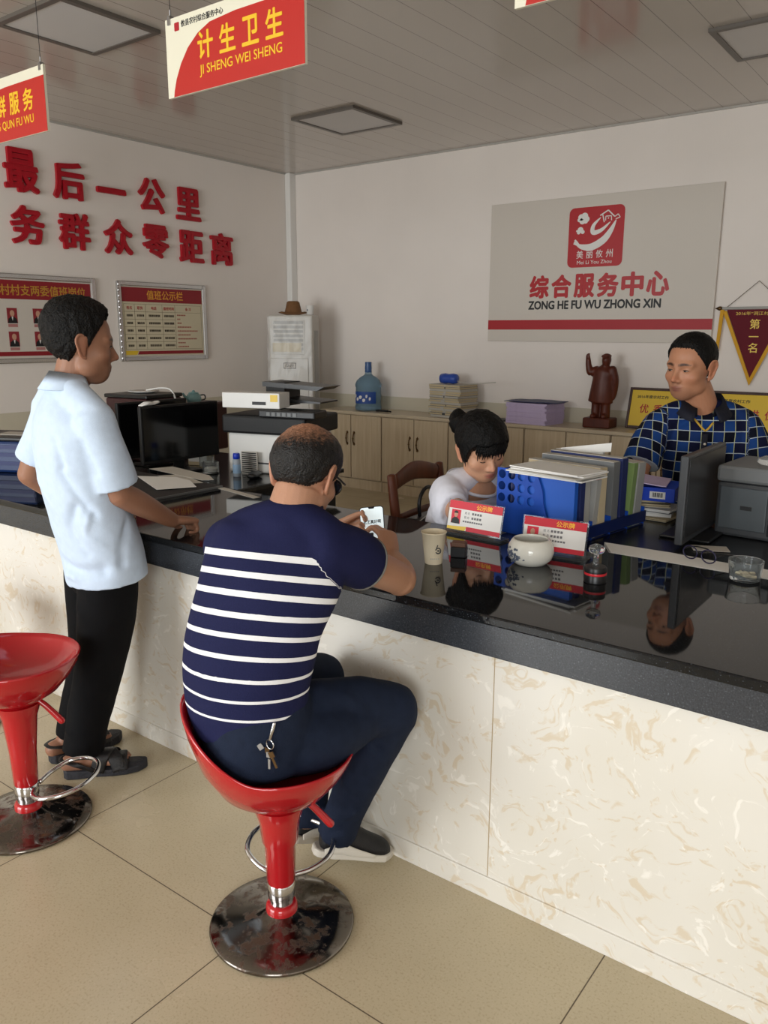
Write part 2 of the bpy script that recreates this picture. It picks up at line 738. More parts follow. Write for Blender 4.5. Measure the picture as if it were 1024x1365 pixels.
light_panel(-4.46, 5.42, 'square flush ceiling light nearest the far corner, fully in view')
light_panel(-4.37, 2.95, 'square flush ceiling light at the upper left corner of the photo')
light_panel(-1.24, 5.40, 'square flush ceiling light at the right edge of the photo')


# ------------------------------------------------------------------ hanging signs
def hanging_sign(x0, han, pin, label):
    Y = 2.3
    W, H = .742, .285
    z0 = 2.497
    t = thing('hanging_sign', label, 'sign', (x0, Y, z0), 'department signs hanging from the ceiling')
    obj('board', bx(G(), 0, W, 0, .012, 0, H), M['signwhite'], t)
    u, v = (1, 0, 0), (0, 0, 1)
    o = (0, 0, 0)
    pts = [(.035, .001), (W, .001), (W, H - .045)]
    # slanted-curved upper edge sweeping down the left
    pts += [(.40, H - .045), (.26, H - .055), (.19, H - .08), (.13, H - .12), (.085, H - .17), (.055, H - .22), (.04, H - .26)]
    obj('red_field', prism(G(), pts, o, u, v, .0012), M['signred'], t)
    g = G()
    n = len(han)
    cx = .415
    st = .122
    for k, ch in enumerate(han):
        put_text(g, ch, (cx + (k - (n - 1) / 2) * st, -.0012, .158), u, v, h=.098, w=.088, depth=.0012, bold=.022)
    obj('characters', g, M['signyellow'], t)
    obj('pinyin', put_text(G(), pin, (cx, -.0012, .068), u, v, w=.44, h=.044, depth=.0012, bold=.008), M['signyellow'], t)
    g = G()
    put_text(g, '攸县农村综合服务中心', (.215, 0, H - .03), u, v, w=.24, h=.024, depth=.0012, bold=.01)
    obj('heading', g, M['textblack'], t)
    g = prism(G(), rrect(.028, .03, .004), (.055, 0, H - .05), u, v, .0012)
    obj('emblem', g, M['stripered'], t)
    for x in (.025, W - .025):
        obj('wire', tube(G(), [(x, .006, H + .03), (x, .006, ZC - z0)], .0016, 6, 1), M['textblack'], t)
        g = bx(G(), x - .008, x + .008, -.004, .016, H - .022, H + .012)
        tube(g, [(x, .006, H + .01), (x, .006, H + .035)], .004, 8, 1)
        obj('clip', g, M['steel'], t)


hanging_sign(-2.822, '计生卫生', 'JI SHENG WEI SHENG', 'red and cream hanging sign reading 计生卫生, the one fully in view')
hanging_sign(-4.445, '党群服务', 'DANG QUN FU WU', 'red hanging sign ending in 服务, cut by the left edge of the photo')
hanging_sign(-1.262, '民政服务', 'MIN ZHENG FU WU', 'hanging sign at the top edge, only its lower left corner in view')

# ------------------------------------------------------------------ raised red characters on the left wall
ROW1 = [('最', 3.714, 2.825, .33), ('后', 4.128, 2.806, .30), ('一', 4.537, 2.779, .30), ('公', 4.966, 2.796, .30), ('里', 5.385, 2.770, .295)]
ROW2 = [('务', 3.731, 2.416, .30), ('群', 4.148, 2.407, .30), ('众', 4.580, 2.402, .30), ('零', 4.984, 2.398, .295), ('距', 5.402, 2.386, .295), ('离', 5.789, 2.392, .31)]
where = {0: 'upper', 1: 'lower'}
for k, row in enumerate((ROW1, ROW2)):
    for ch, y, z, h in row:
        g = G()
        if ch == '一':
            put_text(g, ch, (XL + .002, y, z), (0, 1, 0), (0, 0, 1), w=.29, h=.05, depth=.028, bold=.030)
        else:
            put_text(g, ch, (XL + .002, y, z), (0, 1, 0), (0, 0, 1), w=.29, h=h, depth=.028, bold=.030)
        o = obj('wall_character', g.mesh('wall_character', (XL, y, z)), M['charred'])
        o.location = (XL, y, z)
        tag(o, 'red raised character %s in the %s row on the left wall' % (ch, where[k]), 'wall lettering', 'red raised characters on the left wall')


# ------------------------------------------------------------------ framed notices on the left wall
def notice_frame(t, y0, y1, z0, z1, wavy):
    w, h = y1 - y0, z1 - z0
    fw = .042
    obj('back_panel', bx(G(), 0.002, .012, 0, w, 0, h), M['boardgrey'], t)
    g = G()
    for a, b, c, d in ((0, fw, 0, h), (w - fw, w, 0, h), (fw, w - fw, 0, fw), (fw, w - fw, h - fw, h)):
        bx(g, .0, .026, a, b, c, d)
    o = obj('frame', g, M['alu'], t, bevel=.008)
    return fw


def notice_board_people():
    y0, y1, z0, z1 = 3.1, 4.31, 1.325, 2.035
    t = thing('framed_notice_board', 'silver framed notice board with portrait photos, behind the standing man\'s head', 'notice board', (XL, y0, z0))
    notice_frame(t, y0, y1, z0, z1, False)
    w, h = y1 - y0, z1 - z0
    u, v = (0, 1, 0), (0, 0, 1)
    o = (.012, 0, 0)
    obj('heading_band', rect(G(), .05, w - .05, h - .20, h - .052, o, u, v, .001), M['bandred'], t)
    obj('heading', put_text(G(), '浔江村村支两委值班岗位', (.0132, w / 2 + .04, h - .128), u, v, w=w - .28, h=.085, depth=.001, bold=.012), mat('dull_gold_letter', (188, 140, 52), .5), t)
    obj('footer_band', rect(G(), .05, w - .06, .06, .095, o, u, v, .001), M['bandred'], t)
    for r in range(2):
        for c in range(4):
            yy = .21 + c * .222
            zz = h - .33 - r * .185
            p = obj('portrait_photo', rect(G(), yy - .043, yy + .043, zz - .06, zz + .06, o, u, v, .0012), M['photo_red'], t)
            g = G()
            prism(g, [(yy - .040, zz - .06), (yy + .040, zz - .06), (yy + .034, zz - .025), (yy + .012, zz - .008), (yy - .012, zz - .008), (yy - .034, zz - .025)], (.0132, 0, 0), u, v, .0006)
            obj('suit', g, M['textblack'], p)
            g = prism(G(), [(yy + .019 * math.cos(a), zz + .018 + .025 * math.sin(a)) for a in np.linspace(0, 2 * np.pi, 14, endpoint=False)], (.014, 0, 0), u, v, .0006)
            obj('face', g, M['skin_flat'], p)
            g = prism(G(), [(yy - .007, zz - .008), (yy, zz - .04), (yy + .007, zz - .008)], (.0139, 0, 0), u, v, .0006)
            obj('collar', g, M['paper'], p)
            obj('name_strip', rect(G(), yy - .04, yy + .04, zz - .09, zz - .066, o, u, v, .001), mat('dull_pink_strip', (176, 120, 116), .6), t)


def notice_board_rota():
    y0, y1, z0, z1 = 4.525, 5.55, 1.315, 2.03
    t = thing('framed_notice_board', 'silver framed duty rota with red heading 值班公示栏, above the black computer monitor', 'notice board', (XL, y0, z0))
    notice_frame(t, y0, y1, z0, z1, True)
    w, h = y1 - y0, z1 - z0
    u, v = (0, 1, 0), (0, 0, 1)
    o = (.012, 0, 0)
    obj('sheet', rect(G(), .045, w - .045, .05, h - .05, o, u, v, .0006), mat('cream_sheet', (206, 196, 168), .6), t)
    o = (.0128, 0, 0)
    obj('heading_band', rect(G(), .05, w - .05, h - .18, h - .052, o, u, v, .001), M['bandred'], t)
    obj('heading', put_text(G(), '值班公示栏', (.0138, w / 2 + .02, h - .115), u, v, w=.42, h=.085, depth=.001, bold=.012), mat('gold_letter', (222, 156, 52), .5), t)
    g = G()
    cols = [.065, .18, .30, .49, .64, w - .065]
    zs = [h - .20 - k * .068 for k in range(8)]
    zs = zs[:7]
    for z in zs:
        rect(g, cols[0], cols[-1] if z in (zs[0], zs[1], zs[-1]) else cols[4], z - .0012, z + .0012, o, u, v, .0006)
    for c in cols:
        rect(g, c - .0012, c + .0012, zs[-1], zs[0], o, u, v, .0006)
    obj('table_lines', g, mat('grey_lines', (112, 100, 84), .6), t)
    g = G()
    for k, s in enumerate(('姓名', '职务', '电话', '值班时间', '备 注')):
        put_text(g, s, (.0136, (cols[k] + cols[k + 1]) / 2, (zs[0] + zs[1]) / 2), u, v, h=.03, depth=.0006, bold=.01)
    obj('column_titles', g, M['textred'], t)
    g = G()
    r2 = random.Random(3)
    for r in range(1, 6):
        for c in range(4):
            mid = (cols[c] + cols[c + 1]) / 2
            ww = (.03, .035, .06, .055)[c]
            for q in np.arange(-ww, ww, .013):
                rect(g, mid + q, mid + q + .008 + r2.random() * .003, (zs[r] + zs[r + 1]) / 2 - .01, (zs[r] + zs[r + 1]) / 2 + .01, o, u, v, .0006)
    obj('entries', g, mat('dark_entries', (66, 58, 50), .6), t)
    g = G()
    for k, ww in enumerate((.1, .03, .04, .16, .24, .15, .23, .09, .12)):
        for q in np.arange(0, ww, .013):
            rect(g, .665 + q, .665 + q + .008, zs[1] - .03 - k * .037, zs[1] - .018 - k * .037, o, u, v, .0006)
    obj('remarks', g, mat('red_entries', (160, 52, 48), .6), t)
    obj('footer_band', prism(G(), [(.19, .06), (w - .055, .06), (w - .055, .09), (.205, .09)], o, u, v, .001), M['bandred'], t)
    obj('footer_corner', prism(G(), [(.06, .058), (.18, .058), (.2, .095), (.06, .095)], o, u, v, .001), M['gold'], t)
    # scalloped light catching edge on the left bar
    g = G()
    for k in range(14):
        z = .03 + k * (h - .06) / 13
        lathe(g, [(.0, -.022), (.006, -.014), (.009, 0), (.006, .014), (.0, .022)], (.026, .012, z), 10, False, False)
    obj('scalloped_edge', g, M['chrome'], t, smooth=True)


notice_board_people()
notice_board_rota()


# ------------------------------------------------------------------ the grey board on the back wall
def centre_board():
    x0, x1, z0, z1 = -3.895, -1.866, 1.507, 2.717
    t = thing('wall_sign_board', 'large pale grey wall board with red emblem and red stripe', 'sign', (x0, YB, z0))
    w, h = x1 - x0, z1 - z0
    u, v = (1, 0, 0), (0, 0, 1)
    obj('board', bx(G(), 0, w, -.03, -.001, 0, h), M['boardgrey'], t, bevel=.002)
    o = (0, -.03, 0)
    obj('red_stripe', rect(G(), 0, w, .105, .19, o, u, v, .0015), M['stripered'], t)
    g = G()
    for k, ch in enumerate('综合服务中心'):
        put_text(g, ch, (.51 + k * .2125, -.03, .476), u, v, w=.19, h=.200, depth=.002, bold=.042)
    obj('characters', g, M['textred'], t)
    obj('pinyin', put_text(G(), 'ZONG HE FU WU ZHONG XIN', (1.01, -.03, .318), u, v, w=1.2, h=.076, depth=.002, bold=.034), M['textblack'], t)
    # emblem: rounded red seal, white ribbon, cotton, house and lettering
    ex, ez, ew, eh = .768, .628, .49, .488
    pts = [(ex + a * (1 - .0 * b), ez + b) for a, b in rrect(ew, eh, .045)]
    em = obj('emblem', prism(G(), pts, o, u, v, .002), M['textred'], t)
    oo = (ex, -.032, ez)

    def ribbon(c, w0, w1, n=24):
        P = catmull(np.array(c), 10)
        Tn = np.gradient(P, axis=0)
        Tn /= np.linalg.norm(Tn, axis=1)[:, None]
        Nn = np.stack([-Tn[:, 1], Tn[:, 0]], 1)
        s = np.sin(np.linspace(0, np.pi, len(P))) ** .8
        hw = (w0 + (w1 - w0) * s)[:, None] / 2
        return np.concatenate([P + Nn * hw, (P - Nn * hw)[::-1]]).tolist()
    g = G()
    k = ew / 450.0

    def q(x, y):  # emblem drawing on a 450 x 470 sheet, y down
        return (x * k, eh - y * eh / 480)
    prism(g, ribbon([q(60, 285), q(120, 315), q(200, 318), q(290, 270), q(345, 200), q(385, 118)], .006, .06), oo, u, v, .0012)
    prism(g, ribbon([q(260, 90), q(205, 150), q(205, 205), q(270, 190), q(340, 130)], .004, .038), oo, u, v, .0018)
    for dx, dy in ((0, 0), (12, 14), (26, 26)):
        prism(g, [q(60 - dx * .3, 250 + dy), q(80 - dx * .3, 270 + dy), q(110, 312 + dy * .3), q(50 - dx * .3, 262 + dy)], oo, u, v, .0014)
    for cx, cy, rr in ((100, 78, 26), (128, 70, 28), (145, 95, 24), (112, 108, 26), (138, 112, 18), (85, 98, 16)):
        prism(g, [q(cx + rr * math.cos(a), cy + rr * math.sin(a)) for a in np.linspace(0, 2 * np.pi, 14, endpoint=False)], oo, u, v, .001 + rr * .00001)
    for cx, cy, rr in ((98, 178, 24), (118, 195, 16), (84, 198, 14), (70, 185, 8)):
        prism(g, [q(cx + rr * math.cos(a), cy + rr * math.sin(a)) for a in np.linspace(0, 2 * np.pi, 12, endpoint=False)], oo, u, v, .001 + rr * .00001)
    for a, b, c2 in (((255, 75), (318, 38), 9), ((318, 38), (372, 92), 9), ((275, 70), (290, 130), 8), ((300, 118), (300, 84), 7), ((300, 84), (345, 84), 7), ((345, 84), (348, 120), 7), ((372, 92), (398, 74), 7), ((398, 74), (415, 100), 7), ((415, 100), (380, 112), 7), ((318, 100), (326, 100), 10)):
        a, b = np.array(q(*a)), np.array(q(*b))
        d = (b - a) / np.linalg.norm(b - a)
        n2 = np.array([-d[1], d[0]]) * c2 * k / 2
        prism(g, [tuple(a + n2), tuple(b + n2), tuple(b - n2), tuple(a - n2)][::-1], oo, u, v, .0016)
    obj('emblem_drawing', g, M['paper'], em)
    g = G()
    for i, ch in enumerate('美丽攸州'):
        put_text(g, ch, (ex + .112 + i * .088, -.032, ez + .105), u, v, w=.06, h=.066, depth=.0012, bold=.006)
    put_text(g, 'Mei Li You Zhou', (ex + ew / 2, -.032, ez + .04), u, v, w=.31, h=.03, depth=.0012)
    obj('emblem_lettering', g, M['paper'], em)


centre_board()


# ------------------------------------------------------------------ pennant on the back wall
def pennant():
    x0, x1 = -1.765, -1.335
    xc = (x0 + x1) / 2
    zt = 1.785
    Y = YB - .022
    t = thing('award_pennant', 'maroon triangular pennant with golden fringe on the back wall', 'pennant', (xc, YB, 1.2))
    u, v = (1, 0, 0), (0, 0, 1)
    o = (0, Y, 0)
    tip = 1.245
    obj('cloth', prism(G(), [(x0, zt - .02), (xc, tip), (x1, zt - .02)], o, u, v, .006), M['velvet'], t, world=True)
    g = G()
    for s in (-1, 1):
        xs = x0 if s < 0 else x1
        prism(g, ([(xs, zt - .03), (xc, tip), (xc, tip - .06), (xs + s * .03, zt - .03)])[::-s], (0, Y - .002, 0), u, v, .008)
    obj('fringe', g, M['fringe'], t, world=True)
    g = tube(G(), [(x0 - .035, Y - .004, zt - .01), (x1 + .035, Y - .004, zt - .01)], .011, 10, 1)
    obj('rod', g, M['lgrey'], t, world=True)
    for s, xx in ((-1, x0 - .035), (1, x1 + .035)):
        Mx = rot3(ry=s * math.pi / 2)
        obj('finial', lathe(G(), [(.004, 0), (.016, .01), (.017, .025), (.008, .04), (.001, .055)], (xx, Y - .004, zt - .01), 14, M=Mx), M['brass'], t, world=True, smooth=True)
        g = G()
        prism(g, [(xx - .012, zt - .02), (xx + .016, zt - .02), (xx - .002, 1.45), (xx - .026, 1.44)], (0, Y - .002, 0), u, v, .012)
        obj('tassel', g, M['fringe'], t, world=True)
    obj('cord', tube(G(), [(x0, Y, zt), (xc, Y, zt + .19), (x1, Y, zt)], .0025, 6, 1), M['brass'], t, world=True)
    g = G()
    for k, (ch, z) in enumerate((('第', 1.655), ('一', 1.56), ('名', 1.475))):
        put_text(g, ch, (xc, Y - .006, z), u, v, h=.075 if ch != '一' else None, w=.07 if ch == '一' else None, depth=.002, bold=.012)
    put_text(g, '2016年“洞江村”春', (xc, Y - .006, 1.735), u, v, w=.29, h=.028, depth=.002)
    obj('lettering', g, M['gold'], t, world=True)


pennant()

# ================================================================== the reception counter
CT = .865          # height of the customer-side top
YC = 1.79          # front panel plane
t = thing('reception_counter', 'long L-shaped reception counter with black granite top and cream marble front', 'counter', (-1.5, 2.15, 0))
g = bx(G(), -4.9, 1.2, 1.745, 2.535, .838, CT)
o = obj('counter_top', g, M['granite_top'], t, world=True, bevel=.005)
g = bx(G(), -4.9, 1.2, 1.757, 1.85, .748, .838)
obj('counter_apron', g, M['granite'], t, world=True, bevel=.003)
g = bx(G(), -4.9, 1.2, YC, YC + .04, .07, .748)
obj('front_panel', g, M['marble'], t, world=True)
g = bx(G(), -4.9, 1.2, YC - .006, YC + .04, 0, .07)
obj('plinth', g, M['marble'], t, world=True, bevel=.002)
obj('panel_seam', bx(G(), -.9745, -.9725, YC - .0012, YC, .072, .747), mat('panel_joint', (172, 152, 120), .7), t, world=True)
obj('back_panel', bx(G(), -4.9, 1.2, 2.44, 2.47, 0, .838), M['mgrey'], t, world=True)

t = thing('side_desk', 'low black desk carrying the two monitors and the white printer', 'desk', (-4.0, 3.3, 0))
obj('desk_top', bx(G(), -4.95, -3.2, 2.56, 3.84, .722, .75), mat('dark_glossy_desk', (34, 35, 37), .12, spec=.5, ior=1.6), t, world=True, bevel=.005)
obj('cabinet', bx(G(), -4.9, -3.24, 2.62, 3.8, 0, .722), M['matte_black'], t, world=True)
LD = .751
t = thing('paper_strip', 'grey paper strip on the counter, right of the black desk mat', 'paper', (-2.7, 2.49, CT))
obj('strip', prism(G(), [(-2.85, 2.495), (-2.55, 2.435), (-2.545, 2.47), (-2.845, 2.53)], (0, 0, CT + .0006), (1, 0, 0), (0, 1, 0), .0012), M['paper_grey'], t, world=True)

# desk behind the counter
t = thing('office_desk', 'low black-topped office desk behind the right part of the counter', 'desk', (-.2, 3.0, 0))
obj('desk_top', bx(G(), -1.40, 1.1, 2.56, 3.46, .82, .850), M['desk'], t, world=True, bevel=.004)
for x in (-1.3, 1.0):
    obj('side_panel', bx(G(), x - .02, x + .02, 2.62, 3.4, 0, .82), M['dgrey'], t, world=True)
obj('modesty_panel', bx(G(), -1.28, .98, 2.64, 2.66, .2, .82), M['dgrey'], t, world=True)


# ================================================================== low cabinets along the back wall
def cabinet_unit():
    t = thing('storage_cabinet', 'x', 'cabinet', (0, 0, 0), 'pale wood cabinets along the back wall')
    W, D, Hh = .79, .40, .765
    obj('body', bx(G(), .004, W - .004, .02, D, .10, Hh), M['wood'], t)
    obj('plinth', bx(G(), .004, W - .004, .01, D, 0, .098), M['wood'], t)
    for s in (0, 1):
        x0 = .008 + s * (W / 2 - .004)
        d = obj('door', bx(G(), x0, x0 + W / 2 - .013, 0, .018, .112, Hh - .006), M['wood'], t, bevel=.003)
        hx = W / 2 - .045 if s == 0 else W / 2 + .045
        g = G()
        tube(g, [(hx, -.002, .465), (hx, -.018, .48), (hx, -.024, .52), (hx, -.018, .56), (hx, -.002, .575)], .006, 8, 4)
        for z in (.462, .578):
            lathe(g, [(.003, -.014), (.010, -.006), (.012, 0), (.009, .008), (.002, .018)], (hx, -.004, z), 10)
        lathe(g, [(.002, -.012), (.011, 0), (.002, .012)], (hx, -.024, .52), 10)
        obj('handle', g, M['brass'], d, smooth=True)
    return t


cab = cabinet_unit()
x = -5.638
labels = ['pale wood two-door cabinet beside the air conditioner, under the water bottle',
          'second pale wood cabinet from the air conditioner',
          'third pale wood cabinet from the air conditioner, behind the seated woman',
          'pale wood cabinet right below the lavender paper stack',
          'pale wood cabinet right below the carved wooden statue',
          'pale wood cabinet behind the plaid-shirted man']
for k, lb in enumerate(labels):
    if k == 0:
        cab.location = (x, 6.40, 0)
        cab['label'] = lb
    else:
        dup(cab, (x + .789 * k, 6.40, 0), 0, lb)
t = thing('cabinet_worktop', 'continuous pale wood worktop on the cabinets along the back wall', 'worktop', (-3.3, 6.6, .766))
obj('worktop', bx(G(), -5.65, -.90, 6.385, 6.812, .767, .797), M['wood_top'], t, world=True, bevel=.004)
WT = .798


# ================================================================== things on the cabinets
def water_bottle():
    x, y = -5.17, 6.60
    t = thing('water_bottle', 'large blue water cooler bottle standing on the worktop', 'bottle', (x, y, WT))
    prof = [(.10, 0), (.13, .006), (.136, .02), (.136, .045), (.130, .055), (.130, .13), (.136, .14), (.136, .155), (.130, .165), (.130, .235), (.136, .245), (.136, .265), (.130, .28),
            (.118, .305), (.085, .335), (.05, .355), (.035, .37), (.033, .40)]
    obj('shell', lathe(G(), prof, n=48, cap1=True), M['bottle'], t, smooth=True, angle=50)
    obj('water', lathe(G(), [(.10, .008), (.124, .02), (.124, .05), (.120, .06), (.120, .27), (.110, .295), (.07, .33), (.03, .35)], n=40), mat('water_blue', (176, 202, 216), .02, trans=.75, ior=1.15), t, smooth=True, angle=50)
    obj('neck', lathe(G(), [(.034, .385), (.036, .39), (.034, .41), (.036, .425), (.033, .47), (.034, .488), (.030, .49)], n=28), M['bottle_neck'], t, smooth=True, angle=40)
    # curved paper label on the side facing the room
    g = G()
    for k, (rr, z0, z1, a0, a1) in enumerate(((.1375, .075, .195, -125, -18),)):
        a = np.radians(np.linspace(a0, a1, 24))
        vs = []
        for z in (z0, z1):
            vs.append(np.stack([np.cos(a) * rr, np.sin(a) * rr, np.full(24, z)], 1))
        g.add(np.concatenate(vs), [(i, i + 1, 25 + i, 24 + i) for i in range(23)])
    lab = obj('label', g, M['labelblue'], t, smooth=True)
    g = G()
    for a0, z0, ww in ((-118, .15, .020), (-104, .12, .03), (-88, .14, .035), (-72, .11, .03), (-60, .15, .02), (-46, .125, .02)):
        a = R(a0)
        c = np.array((math.cos(a) * .1382, math.sin(a) * .1382, z0))
        ud = np.array((-math.sin(a), math.cos(a), 0))
        prism(g, [(-ww / 2, -.012), (0, -.02), (ww / 2, -.006), (ww / 2, .012), (0, .018), (-ww / 2, .01)], c, ud, (0, 0, 1), .0006)
    obj('label_print', g, M['paper'], lab)


water_bottle()
g = G()
tube(g, [(-4.99, 6.50, WT + .012), (-4.93, 6.50, WT + .016), (-4.86, 6.52, WT + .012)], .011, 8, 4)
tube(g, [(-4.86, 6.52, WT + .012), (-4.80, 6.49, WT + .013)], .008, 8, 2)
solo('folded_glasses_case', g, M['matte_black'], 'small dark object lying on the worktop right of the water bottle', 'case', (-4.9, 6.5, WT), smooth=True)

# stack of booklets with torn dark edge
nb = 15
for k in range(nb):
    z = WT + k * .0205
    r3 = random.Random(k)
    dx, dy, rz = r3.uniform(-.014, .014), r3.uniform(-.012, .012), R(-8 + r3.uniform(-4, 4))
    t = thing('booklet', 'x', 'booklet', (-4.13 + dx, 6.59 + dy, z), 'thick booklets stacked on the worktop', rz)
    obj('pages', bx(G(), -.185, .185, -.135, .135, .0015, .0175), M['paper_buff'] if k % 3 else M['paper_grey'], t, bevel=.001)
    g = bx(G(), -.187, .187, -.137, .137, .0177, .0195)
    bx(g, -.187, .187, -.137, .137, -.0005, .0012)
    bx(g, -.012 + r3.uniform(-.02, .02), .012, -.1375, -.135, .0012, .0177)
    obj('cover', g, M['dgrey'] if k % 4 == 1 else M['paper_grey'], t)
    if k == 0:
        t['label'] = 'bottom booklet of the thick stack on the worktop behind the woman'
    elif k == nb - 1:
        t['label'] = 'top booklet of the thick stack, under the blue roll on the worktop'
    elif k < nb // 2:
        t['label'] = 'booklet %s from the bottom of the thick stack behind the woman' % ('second', 'third', 'fourth', 'fifth', 'sixth', 'seventh')[k - 1]
    else:
        t['label'] = 'booklet %s from the top of the thick stack behind the woman' % ('second', 'third', 'fourth', 'fifth', 'sixth', 'seventh', 'eighth')[nb - 2 - k]
zb = WT + nb * .0205 + .001
Mx = rot3(ry=math.pi / 2)
t = thing('blue_roll', 'blue plastic bag roll lying on top of the booklet stack', 'roll', (-4.17, 6.57, zb))
g = lathe(G(), [(.02, -.09), (.044, -.085), (.05, -.04), (.044, 0), (.05, .05), (.042, .085), (.015, .09)], (0, 0, .05), 20, M=Mx)
obj('roll', g, mat('blue_film', (46, 78, 168), .3, bump=.4, bscale=40), t, smooth=True)
obj('wire_stick', tube(G(), [(.09, 0, .03), (.25, -.02, .012), (.52, -.03, .035)], .004, 8, 4), M['paper_grey'], t, smooth=True)
t = thing('flat_folder', 'thin dark folder lying flat on the worktop left of the lavender papers', 'folder', (-3.72, 6.55, WT))
obj('cover', bx(G(), -.16, .2, -.1, .1, 0, .014), M['dgrey'], t, bevel=.003)
obj('pages', bx(G(), -.155, .195, -.102, .09, .003, .011), M['paper_grey'], t)

# lavender paper stack
nl = 9
for k in range(nl):
    r3 = random.Random(50 + k)
    z = WT + k * .0205
    base = (-3.26 + r3.uniform(-.006, .006), 6.57 + r3.uniform(-.006, .006), z)
    t = thing('paper_bundle', 'x', 'papers', base, 'lavender paper bundles stacked on the worktop', R(-6 + r3.uniform(-2.5, 2.5)))
    g = G()
    for q in range(4):
        bx(g, -.205 + r3.uniform(-.004, .004), .205 + r3.uniform(-.004, .004), -.15, .15, q * .005 + .0003, q * .005 + .0047)
    obj('sheets', g, M['lavender'], t)
    if k == 0:
        t['label'] = 'bottom bundle of the lavender paper stack on the worktop'
    elif k == nl - 1:
        t['label'] = 'top bundle of the lavender paper stack, right under the dark blue folder'
    else:
        t['label'] = 'lavender paper bundle on the worktop, %s from the bottom of its stack' % ('second', 'third', 'fourth', 'fifth', 'sixth', 'seventh', 'eighth')[k - 1]
g = G()
vs, n1 = [], 12
for j in range(n1):
    for i in range(n1):
        a, b = i / (n1 - 1) - .5, j / (n1 - 1) - .5
        vs.append((a * .46, b * .34, .012 * math.sin(a * 9 + b * 3) * abs(a) + .006 - .05 * max(0, abs(a) - .45)))
top = np.array(vs)
bot = top - (0, 0, .004)
fs = []
for j in range(n1 - 1):
    for i in range(n1 - 1):
        q = j * n1 + i
        fs.append((q, q + 1, q + n1 + 1, q + n1))
        w = n1 * n1
        fs.append((w + q, w + q + n1, w + q + n1 + 1, w + q + 1))
edge = [i for i in range(n1)] + [j * n1 + n1 - 1 for j in range(1, n1)] + [(n1 - 1) * n1 + i for i in range(n1 - 2, -1, -1)] + [j * n1 for j in range(n1 - 2, 0, -1)]
for a, b in zip(edge, edge[1:] + edge[:1]):
    fs.append((b, a, a + n1 * n1, b + n1 * n1))
zl = WT + nl * .0205 + .006
g.add(np.concatenate([top, bot]) + (-3.25, 6.57, zl), fs)
solo('blue_folder', g, M['dblue'], 'dark blue folder lying on the lavender paper stack', 'folder', (-3.25, 6.57, zl), smooth=True)


# ------------------------------------------------------------------ helper used for carved and living figures
def fuse(g, voxel, it=3, keep=None):
    """union of the closed shells of g as one continuous skin"""
    me = g.mesh('shell')
    ob = bpy.data.objects.new('shell', me)
    COL.objects.link(ob)
    md = ob.modifiers.new('skin', 'REMESH')
    md.mode = 'VOXEL'
    md.voxel_size = voxel
    md.adaptivity = 0
    bpy.context.view_layer.update()
    dg = bpy.context.evaluated_depsgraph_get()
    out = bpy.data.meshes.new_from_object(ob.evaluated_get(dg))
    bpy.data.objects.remove(ob)
    bpy.data.meshes.remove(me)
    if it:
        relax(out, it, keep)
    out.polygons.foreach_set('use_smooth', [True] * len(out.polygons))
    return out


def getv(me):
    v = np.zeros(len(me.vertices) * 3)
    me.vertices.foreach_get('co', v)
    return v.reshape(-1, 3)


def setv(me, V):
    me.vertices.foreach_set('co', np.ascontiguousarray(V).ravel())
    me.update()


def relax(me, it, keep=None):
    V = getv(me)
    e = np.zeros(len(me.edges) * 2, int)
    me.edges.foreach_get('vertices', e)
    e = e.reshape(-1, 2)
    deg = np.bincount(e.ravel(), minlength=len(V))[:, None] + 1e-9
    w = np.full((len(V), 1), .5)
    if keep is not None:
        w = w * keep(V)[:, None]
    for k in range(it):
        S = np.zeros_like(V)
        for c in range(3):
            S[:, c] = np.bincount(e[:, 0], V[e[:, 1], c], len(V)) + np.bincount(e[:, 1], V[e[:, 0], c], len(V))
        V = V + w * (S / deg - V)
    setv(me, V)


def normals(me):
    n = np.zeros(len(me.vertices) * 3)
    me.vertices.foreach_get('normal', n)
    return n.reshape(-1, 3)


